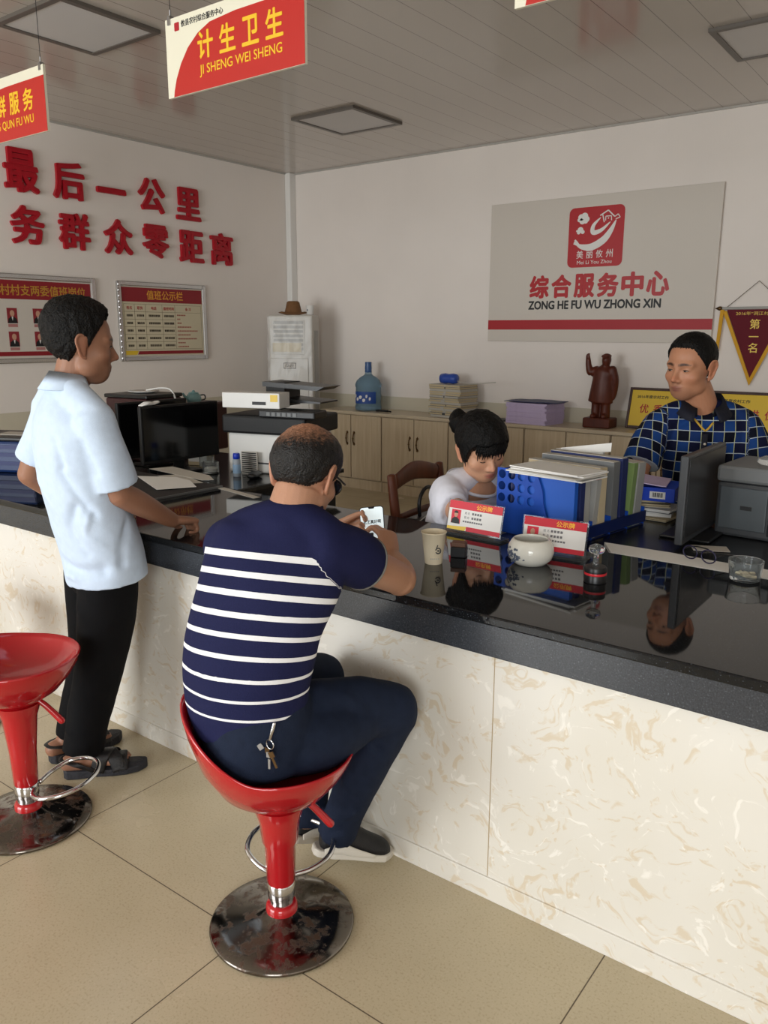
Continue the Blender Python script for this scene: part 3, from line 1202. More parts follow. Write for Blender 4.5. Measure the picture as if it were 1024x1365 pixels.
# ------------------------------------------------------------------ carved statue: standing figure in a long coat, right arm raised
def statue():
    x, y = -2.66, 6.60
    t = thing('wooden_statue', 'dark carved wooden statue with one arm raised, on the worktop', 'statue', (x, y, WT))
    k = 1.0
    obj('plinth', bx(G(), -.125, .115, -.09, .09, 0, .085), M['statue'], t, bevel=.012)
    g = G()
    lat = (1, 0, 0)
    limb(g, [(-.045, 0, .08), (-.045, 0, .2), (-.04, 0, .30)], [(.04, .045), (.038, .042), (.05, .05)], lat, caps=(.2, .5))
    limb(g, [(.04, 0, .08), (.04, 0, .2), (.035, 0, .30)], [(.04, .045), (.038, .042), (.05, .05)], lat, caps=(.2, .5))
    limb(g, [(-.05, -.05, .095), (-.05, -.0, .1)], [.026, .03], lat)
    limb(g, [(.045, -.05, .095), (.045, 0, .1)], [.026, .03], lat)
    limb(g, [(-.012, .005, .215), (-.006, 0, .3), (0, 0, .40), (.008, 0, .47), (.015, 0, .51)], [(.108, .068), (.098, .065), (.088, .06), (.088, .056), (.04, .04)], lat, caps=(.15, .4))
    limb(g, [(.08, 0, .485), (.10, .01, .40), (.096, .02, .30), (.09, .015, .255)], [.036, .034, .028, .022], lat)      # arm at the side, behind the back
    limb(g, [(-.06, 0, .48), (-.105, -.01, .46), (-.125, -.015, .515), (-.13, -.02, .565)], [.036, .033, .026, .022], lat)
    limb(g, [(-.13, -.02, .56), (-.132, -.024, .60), (-.122, -.024, .615)], [(.022, .014), (.018, .011), (.008, .008)], lat)
    limb(g, [(.02, -.004, .49), (.024, -.006, .535)], [.028, .028], lat)
    limb(g, [(.024, -.008, .525), (.026, -.006, .565), (.026, -.002, .605)], [(.03, .034), (.038, .044), (.03, .036)], lat, caps=(.6, .5))
    limb(g, [(.024, -.06, .59), (.026, -.02, .60), (.026, .03, .60)], [(.028, .005), (.04, .014), (.03, .01)], lat)
    me = fuse(g, .006, 2)
    obj('figure', me, M['statue'], t)


statue()


# ------------------------------------------------------------------ award plaques leaning on the wall
def plaque(x0, label, title, rz):
    W, H = .62, .345
    t = thing('award_plaque', label, 'plaque', (x0, 6.68, WT + .006), 'yellow award plaques on the worktop', rz)
    tilt = R(14)
    Mt = rot3(rx=-tilt)
    u = np.array((1, 0, 0))
    v = np.array((0, math.sin(tilt), math.cos(tilt)))
    n = np.cross(u, v)
    g = G()
    for a, b, c, d in ((0, .022, 0, H), (W - .022, W, 0, H), (.022, W - .022, 0, .022), (.022, W - .022, H - .022, H)):
        rect(g, a, b, c, d, -n * .022, u, v, .022)
    obj('frame', g, M['frame_brown'], t, bevel=.003)
    obj('board', rect(G(), .02, W - .02, .02, H - .02, -n * .018, u, v, .012), M['gold'], t)
    g = put_text(G(), '2016年度农村工作', (.20, 0, 0) + v * (H - .075) - n * .006, u, v, w=.26, h=.028, depth=.0012, bold=.015)
    obj('heading', g, M['textblack'], t)
    g = G()
    for k, ch in enumerate(title):
        put_text(g, ch, u * (.14 + k * .115) + v * .17 - n * .006, u, v, h=.075, depth=.0012, bold=.015)
    obj('lettering', g, M['textred'], t)
    return t


plaque(-2.475, 'yellow award plaque left of the plaid-shirted man, beside the wooden statue', '优秀单位', 0)
plaque(-1.845, 'yellow award plaque right of the plaid-shirted man, below the pennant', '村先进位', 0)


# ================================================================== floor-standing air conditioner in the corner
def air_conditioner():
    t = thing('floor_air_conditioner', 'tall cream air conditioner wrapped in plastic in the room corner', 'air conditioner', (-5.93, 6.32, 0), None, R(29))
    W, D, H = .46, .34, 1.755
    cm = mat('cream_plastic', (200, 196, 188), .35)
    obj('body', bx(G(), -W / 2, W / 2, -D / 2, D / 2, 0, H), cm, t, bevel=.02, seg=3)
    g = bx(G(), -W / 2 + .015, W / 2 - .045, -D / 2 - .012, -D / 2 - .001, .12, 1.32)
    obj('front_cover', g, cm, t, bevel=.006)
    g = bx(G(), -W / 2 + .04, W / 2 - .08, -D / 2 - .006, -D / 2 - .001, 1.36, 1.70)
    ou = obj('air_outlet', g, cm, t, bevel=.003)
    g = G()
    for k in range(7):
        z = 1.40 + k * .044
        bx(g, -W / 2 + .055, W / 2 - .095, -D / 2 - .0105, -D / 2 - .0065, z, z + .028)
    obj('louvre', g, M['lgrey'], ou)
    obj('paper_sheet', bx(G(), -W / 2 + .045, W / 2 - .115, -D / 2 - .0125, -D / 2 - .011, 1.385, 1.475), mat('cream_note', (216, 206, 182), .6), t)
    pl = obj('brand_label', rect(G(), -.075, .055, 1.215, 1.275, (0, -D / 2 - .0125, 0), (1, 0, 0), (0, 0, 1), .0015), M['textblack'], t)
    g = rect(G(), -.069, .049, 1.221, 1.269, (0, -D / 2 - .0141, 0), (1, 0, 0), (0, 0, 1), .0008)
    obj('label_face', g, M['boardgrey'], pl)
    obj('label_lettering', put_text(G(), 'GREE', (-.01, -D / 2 - .015, 1.245), (1, 0, 0), (0, 0, 1), w=.09, h=.03, depth=.0008, bold=.01), M['textblack'], pl)
    # crumpled transparent wrap on the upper front
    n1, n2 = 26, 60
    vs = []
    for j in range(n2):
        for i in range(n1):
            a, b = i / (n1 - 1), j / (n2 - 1)
            z = .25 + b * 1.49
            xx = -W / 2 - .004 + a * (W + .008)
            w = noise.noise(Vector((xx * 7, z * 5, 1.3))) * .010 + noise.noise(Vector((xx * 22, z * 12, 4.3))) * .006
            vs.append((xx + w * .5, -D / 2 - .027 + w * (.4 + .6 * (b > .45)), z))
    g = G()
    g.add(vs, [(j * n1 + i, j * n1 + i + 1, (j + 1) * n1 + i + 1, (j + 1) * n1 + i) for j in range(n2 - 1) for i in range(n1 - 1)])
    film = mat('clear_film', (255, 255, 255), .12, spec=.6, alpha=.14)
    obj('plastic_wrap', g, film, t, smooth=True)
    obj('side_grille', bx(G(), W / 2, W / 2 + .004, -.08, .09, .35, 1.6), M['lgrey'], t)


air_conditioner()
g = lathe(G(), [(.15, 0), (.155, .004), (.12, .012), (.088, .02), (.078, .06), (.066, .115), (.05, .128), (.0, .126)], (0, 0, 0), 36)
me = g.mesh('hat')
V = getv(me)
V[:, 2] += .012 * np.sin(np.arctan2(V[:, 1], V[:, 0]) * 2) * (np.hypot(V[:, 0], V[:, 1]) > .1)
setv(me, V)
o = obj('hat', me, M['brown_hat'], smooth=True)
o.location = (-5.94, 6.32, 1.768)
tag(o, 'brown brimmed hat lying on top of the air conditioner', 'hat')
t = thing('paper_cup', 'white paper cup on top of the air conditioner, right of the brown hat', 'cup', (-5.765, 6.385, 1.757))
obj('cup', lathe(G(), [(.032, 0), (.034, .002), (.042, .092), (.044, .095), (.041, .095), (.034, .01), (0, .008)], n=28, cap1=False), M['paper'], t, smooth=True, angle=50)
obj('print', bx(G(), -.006, .006, -.0405, -.037, .04, .056), M['ink'], t)

# ================================================================== bar stools
def stool(label, loc, face, lip, seat_z, lh=.075, group='red bar stools along the counter'):
    """face = direction of the foot ring, lip = direction of the raised back of the seat (world angles)"""
    t = thing('bar_stool', label, 'bar stool', loc, group)
    g = G()
    n = 64
    a = np.linspace(0, 2 * np.pi, n, endpoint=False)
    lipf = lh / .095 * np.clip(np.cos(a - lip), 0, 1) ** 1.7

    def ring(r, z, lift):
        q = r * (1 + (.13 if r > .08 else 0) * lipf * (lh / .125))
        return np.stack([np.cos(a) * q, np.sin(a) * q, z + lift * lipf], 1)
    prof = [(.052, -.165, 0), (.060, -.15, 0), (.085, -.135, 0), (.13, -.105, .01), (.168, -.06, .035), (.190, -.022, .07), (.199, .0, .09), (.2, .006, .095), (.196, .008, .095),
            (.184, -.006, .085), (.165, -.028, .06), (.12, -.052, .02), (.06, -.062, 0), (.012, -.064, 0)]
    rings(g, [ring(*p) + (0, 0, seat_z) for p in prof])
    obj('seat', g, M['red'], t, smooth=True)
    obj('column', lathe(G(), [(.036, .135), (.038, .14), (.042, .25), (.048, seat_z - .26), (.054, seat_z - .2), (.066, seat_z - .165), (.072, seat_z - .15)], n=40), M['red'], t, smooth=True, angle=60)
    obj('collar', lathe(G(), [(.032, .07), (.032, .088), (.036, .09), (.037, .095), (.037, .130), (.035, .134)], n=36), M['chrome'], t, smooth=True, angle=40)
    obj('red_ring', lathe(G(), [(.042, .044), (.044, .05), (.042, .066), (.036, .072)], n=36), M['red'], t, smooth=True, angle=60)
    obj('base', lathe(G(), [(.188, 0), (.195, .003), (.196, .009), (.192, .013), (.15, .020), (.10, .029), (.065, .037), (.045, .047), (.04, .05)], n=72), M['rusty'], t, smooth=True, angle=60)
    ca, sa = math.cos(face), math.sin(face)

    def fr(x, y, z):
        return (x * ca - y * sa, x * sa + y * ca, z)
    pts = [fr(.034, -.02, .125), fr(.055, -.075, .135), fr(.10, -.118, .15), fr(.165, -.115, .162), fr(.215, -.07, .17), fr(.232, 0, .172), fr(.215, .07, .17), fr(.165, .115, .162), fr(.10, .118, .15), fr(.055, .075, .135), fr(.034, .02, .125)]
    obj('foot_ring', tube(G(), pts, .0075, 12, 6), M['chrome'], t, smooth=True)
    lv = -R(53) + R(90)
    c2, s2 = math.cos(lv), math.sin(lv)
    pts = [(c2 * .05, s2 * .05, seat_z - .135), (c2 * .085, s2 * .085, seat_z - .16), (c2 * .135, s2 * .135, seat_z - .215)]
    g = limb(G(), pts, [.0085, .0095, .011], (0, 0, 1), 12)
    obj('lever', g, M['red'], t, smooth=True)
    return t


FWD = R(90 + 36.94)      # world angle of the direction away from the viewer
stool('red bar stool under the man in the striped shirt', (-1.368, 1.362, 0), FWD - R(5), R(212), .522, .14)
stool('empty red bar stool in front of the standing man', (-2.372, 1.205, 0), R(36), R(215), .572, .03)
stool('bar stool at the left edge, only part of its base in view', (-3.25, 1.37, 0), R(220), R(200), .50, .03)


# ================================================================== things on the counter
def paper_cup():
    t = thing('paper_cup', 'beige paper cup standing on the counter right of the phone', 'cup', (-1.36, 2.072, CT))
    obj('cup', lathe(G(), [(.027, 0), (.0275, .002), (.0385, .098), (.041, .1), (.041, .103), (.038, .103), (.0275, .01), (0, .009)], n=40, cap1=False), M['cup'], t, smooth=True, angle=50)
    g = G()
    c = np.array((.60, -.80, 0))
    ud = np.array((.80, .60, 0))
    for cx, r0, r1 in ((.012, .0065, .0095),):
        P = [(cx + r1 * math.cos(x), .048 + r1 * 1.1 * math.sin(x)) for x in np.linspace(R(-150), R(170), 18)]
        Q = [(cx + r0 * math.cos(x), .048 + r0 * 1.1 * math.sin(x)) for x in np.linspace(R(170), R(-150), 18)]
        prism(g, P + Q, c * .0335, ud, (0, 0, 1), .0012)
    prism(g, [(.004, .052), (.0065, .052), (.012, .066), (.009, .067)], c * .0345, ud, (0, 0, 1), .0012)
    prism(g, [(.009, .046), (.016, .046), (.016, .050), (.009, .050)], c * .0335, ud, (0, 0, 1), .0012)
    obj('printed_mark', g, M['textblack'], t)
    g = G()
    for k in range(5):
        prism(g, [(-.012 + k * .006, .019), (-.008 + k * .006, .019), (-.008 + k * .006, .022), (-.012 + k * .006, .022)], c * .0300, ud, (0, 0, 1), .0012)
    obj('printed_line', g, M['paper_grey'], t)


paper_cup()


def ashtray():
    t = thing('porcelain_ashtray', 'round white porcelain ashtray with ink landscape on the counter', 'ashtray', (-1.112, 2.255, CT))
    prof = [(.042, 0), (.05, .002), (.066, .018), (.0735, .04), (.070, .062), (.060, .078), (.055, .083), (.0525, .081), (.055, .074), (.062, .06), (.064, .05), (.0, .05)]
    obj('bowl', lathe(G(), prof, n=56, cap1=False), M['porcelain'], t, smooth=True)
    g = G()
    for k in range(26):
        r4 = random.Random(k)
        a, rr = r4.random() * 6.28, r4.random() * .05
        box(g, (math.cos(a) * rr, math.sin(a) * rr, .054), (.012, .008, .006), rot3(r4.random() * 3, .4))
    lathe(g, [(.062, .0505), (.04, .056), (0, .058)], n=28)
    obj('ash', g, M['ash'], t, smooth=False)
    g = G()
    # painted hills and trees on the side facing the viewer
    rr = random.Random(5)
    for k in range(46):
        a = R(-118 + rr.gauss(0, 17))
        z = .036 + rr.gauss(0, .009)
        if not .014 < z < .064:
            continue
        r = np.interp(z, [.018, .04, .062], [.0665, .0738, .0705]) + .0002
        c = np.array((math.cos(a) * r, math.sin(a) * r, z))
        ud = np.array((-math.sin(a), math.cos(a), 0))
        n = np.cross(ud, (0, 0, 1))
        w, h = rr.uniform(.002, .008), rr.uniform(.001, .0035)
        prism(g, [(-w, -h), (0, -h * 1.3), (w, -h * .4), (w * .6, h), (-w * .3, h * 1.4)], c - n * .0005, ud, (0, 0, 1), .0011)
    obj('ink_painting', g, M['ink'], t)


ashtray()


def seal_stamp():
    t = thing('seal_stamp', 'round black and red seal stamp with a clear knob on the counter', 'stamp', (-.871, 2.195, CT))
    obj('ink_pad', lathe(G(), [(.031, 0), (.033, .002), (.033, .022), (.032, .024)], n=36), M['black'], t, smooth=True, angle=40)
    obj('red_band', lathe(G(), [(.0325, .0242), (.0328, .030), (.0325, .031)], n=36), mat('stamp_red', (200, 40, 50), .3), t, smooth=True, angle=40)
    obj('cover', lathe(G(), [(.032, .0315), (.0325, .044), (.030, .048), (.012, .049)], n=36), M['black'], t, smooth=True, angle=40)
    obj('clear_handle', lathe(G(), [(.010, .049), (.0085, .056), (.007, .08), (.009, .085), (.020, .09), (.0235, .098), (.021, .107), (.012, .113), (.003, .114)], n=32), M['acrylic'], t, smooth=True, angle=60)


seal_stamp()


def name_plate(loc, rz, w, label, prt):
    t = thing('name_plate_stand', label, 'name plate', loc, 'clear name plate stands on the counter', rz)
    h = .115
    tilt = R(12)
    v = np.array((0, math.sin(tilt), math.cos(tilt)))
    u = np.array((1, 0, 0))
    n = np.cross(u, v)
    obj('base', bx(G(), -w / 2 - .012, w / 2 + .012, -.012, .05, 0, .009), M['acrylic'], t, bevel=.001)
    O = np.array((0, .012, .0095))
    obj('acrylic_sheet', rect(G(), -w / 2, w / 2, 0, h, O - n * .0006, u, v, .002), M['acrylic'], t)
    card = obj('card', rect(G(), -w / 2 + .005, w / 2 - .005, .006, h - .004, O + n * .0016, u, v, .0008), M['paper'], t)
    o = O + n * .0024
    obj('card_heading', rect(G(), -w / 2 + .005, w / 2 - .005, h - .032, h - .004, o, u, v, .0004), mat('card_red', (206, 44, 60), .5), card)
    obj('card_title', put_text(G(), '公示牌', o + n * .0004 + u * .035 * w / .22 + v * (h - .018), u, v, w=.062 * w / .22, h=.019, depth=.0004, bold=.02), mat('card_gold', (246, 190, 60), .5), card)
    obj('card_footer', rect(G(), -.03, w / 2 - .005, .006, .022, o, u, v, .0004), mat('card_red2', (196, 40, 56), .5), card)
    obj('card_footer_corner', prism(G(), [(-w / 2 + .005, .006), (-.035, .006), (-.028, .022), (-w / 2 + .005, .016)], o, u, v, .0004), M['gold'], card)
    p = obj('portrait_photo', rect(G(), -w / 2 + .018, -w / 2 + .058, .028, .079, o, u, v, .0004), mat('portrait_red', (212, 36, 60), .5), card)
    q = o + n * .0004 + u * (-w / 2 + .038)
    obj('suit', prism(G(), [(-.019, .028), (.019, .028), (.016, .043), (.006, .051), (-.006, .051), (-.016, .043)], q, u, v, .0003), M['textblack'], p)
    obj('face', prism(G(), [(.008 * math.cos(x), .062 + .011 * math.sin(x)) for x in np.linspace(0, 2 * np.pi, 14, endpoint=False)], q, u, v, .0005), M['skin_flat'], p)
    if prt:
        obj('hair', prism(G(), [(.009 * math.cos(x), .066 + .009 * math.sin(x)) for x in np.linspace(0, np.pi, 10)], q, u, v, .0006), M['textblack'], p)
    g = G()
    for k, (z, s) in enumerate(((.071, '姓 名'), (.055, '职 务'))):
        put_text(g, s, o + u * (-w / 2 + .085) + v * z, u, v, h=.009, depth=.0004)
        for j in range(4):
            rect(g, -.012 + j * .011, -.004 + j * .011, z - .004, z + .004, o, u, v, .0004)
    for j in range(9):
        rect(g, -w / 2 + .07 + j * .0095, -w / 2 + .077 + j * .0095, .037, .043, o, u, v, .0004)
    obj('card_lines', g, mat('card_grey', (110, 108, 110), .6), card)


name_plate((-1.435, 2.425, CT), R(-3), .235, 'left of the two red-headed name plates, in front of the seated woman', True)
name_plate((-1.095, 2.365, CT), R(4), .225, 'right of the two red-headed name plates, in front of the blue file tray', False)

t = thing('small_box', 'small brown and black cube on the counter behind the paper cup', 'box', (-1.335, 2.185, CT), None, R(20))
obj('box', bx(G(), -.025, .025, -.02, .02, 0, .035), M['black'], t, bevel=.003)
obj('lid', bx(G(), -.024, .024, -.019, .019, .0352, .05), mat('brown_card', (98, 66, 50), .5), t, bevel=.003)

t = thing('glass_bowl', 'clear glass ashtray at the right edge, beside the eyeglasses', 'ashtray', (-.525, 2.49, CT))
obj('glass', lathe(G(), [(.040, 0), (.043, .002), (.050, .058), (.0505, .06), (.046, .06), (.041, .012), (0, .010)], n=40, cap1=False), M['acrylic'], t, smooth=True, angle=50)
g = G()
for k in range(14):
    r4 = random.Random(k)
    a, rr = r4.random() * 6.28, r4.random() * .028
    box(g, (math.cos(a) * rr, math.sin(a) * rr, .016 + r4.random() * .008), (.016, .007, .006), rot3(r4.random() * 3, r4.random()))
obj('cigarette_ends', g, M['paper_buff'], t)


def spectacles(loc, rz):
    t = thing('eyeglasses', 'dark rimmed eyeglasses lying on the paper near the glass ashtray', 'eyeglasses', loc, None, rz)
    for s in (-1, 1):
        pts = [(s * .034 + .026 * math.cos(a), 0, .024 + .021 * math.sin(a)) for a in np.linspace(0, 2 * np.pi, 21)]
        obj('rim', tube(G(), pts, .0022, 8, 2, True), mat('dark_blue_rim', (28, 24, 60), .3), t, smooth=True)
        obj('temple', tube(G(), [(s * .06, 0, .03), (s * .062, .06, .028), (s * .06, .12, .012), (s * .058, .135, .004)], .0022, 8, 4), M['black'], t, smooth=True)
    obj('bridge', tube(G(), [(-.009, 0, .03), (0, -.003, .034), (.009, 0, .03)], .002, 8, 4), M['black'], t, smooth=True)


spectacles((-.69, 2.60, .866), R(-20))
DZ = .8635
g = G()
prism(g, [(-1.03, 2.66), (-.96, 2.545), (-.40, 2.545), (-.42, 2.645), (-.66, 2.65), (-.80, 2.665)], (0, 0, .8515), (1, 0, 0), (0, 1, 0), .012)
solo('paper_sheets', g, M['paper'], 'long strip of white paper under the dark rimmed eyeglasses', 'papers', (-.7, 2.6, .8515))


# ------------------------------------------------------------------ blue file tray and its contents
def plate_with_holes(g, x0, z0, cell, nx, nz, r, y, th):
    for i in range(nx):
        for j in range(nz):
            cx, cz = x0 + (i + .5) * cell, z0 + (j + .5) * cell
            k = 16
            a = np.linspace(0, 2 * np.pi, k, endpoint=False) + np.pi / 4
            ci = np.stack([cx + r * np.cos(a), cz + r * np.sin(a)], 1)
            sq = []
            for q in a:
                d = np.array((math.cos(q), math.sin(q)))
                d = d / max(abs(d)) * cell / 2
                sq.append((cx + d[0], cz + d[1]))
            sq = np.array(sq)
            V = []
            for yy in (y, y + th):
                for P in (ci, sq):
                    V.append(np.stack([P[:, 0], np.full(k, yy), P[:, 1]], 1))
            F = []
            for q in range(k):
                w = (q + 1) % k
                F.append((q, w, k + w, k + q))
                F.append((2 * k + q, 3 * k + q, 3 * k + w, 2 * k + w))
                F.append((q, 2 * k + q, 2 * k + w, w))
            g.add(np.concatenate(V), F)


TX, TY, TRZ = -1.115, 2.575, R(-9)
t = thing('file_tray', 'blue plastic file tray with round holes, full of folders', 'file tray', (TX, TY, .851), None, TRZ)
L, Dp = .335, .50
for k in range(5):
    y = k * (Dp / 4)
    g = G()
    cell = .044
    plate_with_holes(g, -L, .11, cell, 4, 3, .0165, y, .004)
    # solid lower plate with curved front shoulder
    prism(g, [(-L, .0), (0, .0), (0, .07), (-.06, .074), (-.11, .085), (-L + 4 * cell, .11), (-L, .11)], (0, y + .004, 0), (1, 0, 0), (0, 0, 1), .004)
    prism(g, [(-L + 4 * cell, .11), (-.11, .085), (-.125, .13), (-.132, .18), (-L + 4 * cell, .11 + 3 * cell)], (0, y + .004, 0), (1, 0, 0), (0, 0, 1), .004)
    obj('divider', g, M['blue'], t)
g = bx(G(), -L, -L + .004, .005, Dp - .001, 0, .235)
obj('back_wall', g, M['blue'], t)
obj('base_plate', bx(G(), -L + .005, -.001, .005, Dp - .001, 0, .004), M['navyp'], t)
g = bx(G(), .0005, .006, -.002, Dp + .006, .012, .055)
obj('front_rail', g, M['navyp'], t)


def local(tx, ty, rz, x, y, z):
    return (tx + x * math.cos(rz) - y * math.sin(rz), ty + x * math.sin(rz) + y * math.cos(rz), z)


def file_sheet(name, label, cat, y, th, x0, x1, h, m, lean=0, group=None, spine=None):
    t = thing(name, label, cat, local(TX, TY, TRZ, 0, y, .857), group, TRZ)
    Mx = rot3(ry=lean)
    g = box(G(), ((x0 + x1) / 2, th / 2, h / 2), (x1 - x0, th, h), Mx)
    obj('cover', g, m, t, bevel=.001)
    g = box(G(), ((x0 + x1) / 2 - .003, th / 2, h / 2 + .002), (x1 - x0 - .004, max(th - .003, .001), h), Mx)
    obj('sheets', g, M['paper_grey'] if spine is None else spine, t)


file_sheet('binder', 'bright blue binder at the front of the file tray', 'binder', .012, .022, -.245, -.006, .226, M['bluefold'])
file_sheet('binder', 'dark navy binder directly behind the bright blue one in the file tray', 'binder', .040, .03, -.30, .0, .224, M['dblue'])
file_sheet('document_folder', 'whitish clear document folder behind the navy binder in the file tray', 'folder', .076, .034, -.32, -.004, .215, M['lgrey'])
file_sheet('document_folder', 'grey folder with a pinkish sheet inside, in the file tray', 'folder', .134, .03, -.32, .0, .225, M['lgrey'], R(4), None, M['pink'])
file_sheet('document_folder', 'beige document folder right behind the pinkish sheet in the file tray', 'folder', .172, .045, -.32, -.004, .25, M['paper_buff'])
file_sheet('document_folder', 'dark grey folder in the rear half of the file tray', 'folder', .26, .045, -.32, -.004, .262, M['mgrey'])
file_sheet('document_folder', 'navy document folder in the rear half of the file tray', 'folder', .318, .04, -.32, -.002, .27, M['dblue'])
file_sheet('document_folder', 'light green document folder at the far end of the file tray', 'folder', .39, .03, -.32, -.0, .255, M['green'], R(3))
file_sheet('document_folder', 'pale document folder behind the green one at the far end of the file tray', 'folder', .43, .05, -.32, -.0, .25, M['lgrey'], R(3))
for k in range(5):
    r3 = random.Random(20 + k)
    z = 1.0845 + k * .0052
    lab = ('lowest', 'second lowest', 'middle', 'second from top', 'topmost')[k]
    px_, py_, _ = local(TX, TY, TRZ, -.120 + r3.uniform(-.012, .012), .055 + r3.uniform(-.01, .01), 0)
    o = solo('paper_sheet', box(G(), (px_, py_, z + .0024), (.30, .17, .0046), rot3(TRZ + R(r3.uniform(-5, 3)))), M['paper'] if k != 2 else M['paper_grey'],
             '%s wad of white sheets lying on the binders in the file tray' % lab, 'papers', (px_, py_, z), 'white sheets lying on the file tray')
g = G()
Mx = rot3(ry=R(90), rz=R(38))
t = thing('paper_roll', 'rolled white paper lying across the back of the file tray', 'paper roll', (-1.40, 3.03, 1.075))
ax = np.array((math.cos(R(14)), math.sin(R(14)), 0.09))
lat = np.array((0, 0, 1.0))
th = np.linspace(0, 2 * np.pi * 1.6, 40)
rr = .020 + .004 * th / th[-1]
A = np.array((-ax[1], ax[0], 0)) / np.hypot(ax[0], ax[1])
prof = [np.array((0, 0, .026)) + A * (r * math.cos(q)) + lat * (r * math.sin(q)) for q, r in zip(th, rr)]
V = np.array(prof + [p + ax * .19 for p in prof])
g.add(V, [(i, i + 1, 41 + i, 40 + i) for i in range(39)])
obj('roll', g, M['paper'], t, smooth=True)
g = G()
g.add([(0.02, -.03, .03), (.22, .025, .03 + .02), (.22, .03, .085), (.03, -.02, .055)], [(0, 1, 2, 3)])
o2 = obj('loose_flap', g, M['paper'], t)
md = o2.modifiers.new('thick', 'SOLIDIFY')
md.thickness = .001

# ------------------------------------------------------------------ papers and folder box beside the tray
base = (-1.08, 3.24)
hh = [(.012, .23, .17), (.02, .21, .16), (.016, .22, .16), (.014, .19, .15), (.018, .15, .13)]
z = .851
names = ('bottom', 'second from the bottom', 'middle', 'second from the top', 'top')
for k, (h, a, b) in enumerate(hh):
    rz = R((-6, 12, -3, 18, 30)[k])
    t = thing('document_pile', 'buff papers in the pile under the blue folder box, %s one' % names[k], 'papers', (base[0] + (.0, -.005, .01, -.01, -.02)[k], base[1], z), 'papers piled under the blue folder box', rz)
    obj('cover', bx(G(), -a / 2, a / 2, -b / 2, b / 2, 0, .002), M['paper_grey'] if k % 2 else M['mgrey'], t)
    g = G()
    for q in range(3):
        r3 = random.Random(k * 9 + q)
        s = r3.uniform(-.006, .006)
        bx(g, -a / 2 + s, a / 2 + s, -b / 2 - s, b / 2 - s, .0022 + q * (h - .003) / 3, .0022 + (q + .92) * (h - .003) / 3)
    obj('sheets', g, M['paper_buff'] if k in (0, 3, 4) else M['paper'], t)
    z += h
t = thing('folder_box', 'blue document box with a barcode label lying on the paper pile', 'document box', (-1.085, 3.23, z + .001), None, R(8))
obj('case', bx(G(), -.125, .125, -.10, .10, 0, .055), mat('vivid_blue_box', (26, 66, 190), .35), t, bevel=.003)
p = obj('barcode_label', rect(G(), .03, .09, .012, .04, (0, -.1005, 0), (1, 0, 0), (0, 0, 1), .001), M['paper'], t)
g = G()
for k in range(9):
    rect(g, .04 + k * .0045, .042 + k * .0045 + (k % 3) * .0008, .018, .036, (0, -.1016, 0), (1, 0, 0), (0, 0, 1), .0004)
obj('bars', g, M['textblack'], p)
zz = z + .057
t = thing('open_booklet', 'curled greyish booklet lying on the blue document box', 'booklet', (-1.10, 3.22, zz), None, R(12))
n1 = 16
vs = []
for i in range(n1):
    a = i / (n1 - 1)
    zc = .004 + .034 * (1 - a) ** 1.5
    for y in (-.095, .1):
        vs += [(-.13 + .23 * a, y, zc + .004), (-.13 + .23 * a, y, zc)]
g = G()
F = []
for i in range(n1 - 1):
    p, q = i * 4, i * 4 + 4
    F += [(p, q, q + 2, p + 2), (p + 1, p + 3, q + 3, q + 1), (p, p + 1, q + 1, q), (p + 2, q + 2, q + 3, p + 3)]
F += [(0, 2, 3, 1), ((n1 - 1) * 4, (n1 - 1) * 4 + 1, (n1 - 1) * 4 + 3, (n1 - 1) * 4 + 2)]
g.add(vs, F)
obj('pages', g, M['lavender'], t)
obj('spine', bx(G(), -.134, -.131, -.095, .1, .03, .046), M['dblue'], t)


# ------------------------------------------------------------------ computer screens
def monitor(label, w, h, loc, rz, zlow, dark=M['screen'], back=False, group='computer monitors'):
    """screen lies in the local XZ plane, front towards -Y"""
    t = thing('computer_monitor', label, 'monitor', loc, group, rz)
    obj('housing', bx(G(), -w / 2, w / 2, -.002, .026, zlow, zlow + h), M['matte_black'] if not back else M['dgrey'], t, bevel=.005)
    obj('screen', bx(G(), -w / 2 + .012, w / 2 - .012, -.005, -.0025, zlow + .02, zlow + h - .012), dark, t)
    obj('stand_neck', bx(G(), -.035, .035, .03, .055, .012, zlow + h * .5), M['black'], t, bevel=.006)
    obj('stand_foot', bx(G(), -.11, .11, -.06, .12, 0, .011), M['black'], t, bevel=.005)
    obj('rear_cover', bx(G(), -w / 2 + .09, w / 2 - .09, .0265, .046, zlow + .05, zlow + h - .06), M['black'] if not back else M['dgrey'], t, bevel=.012)
    return t


monitor('front black computer monitor, between the standing man and the white printer', .58, .339, (-3.889, 3.140, LD), R(90), .072)
monitor('rear black monitor, half hidden behind the front monitor', .53, .35, (-4.235, 3.205, LD), R(90), .058)
t = monitor('grey monitor seen almost edge-on in front of the plaid-shirted man', .47, .312, (-.80, 3.01, .851), R(90), .012, mat('grey_screen_face', (44, 44, 46), .28), True)

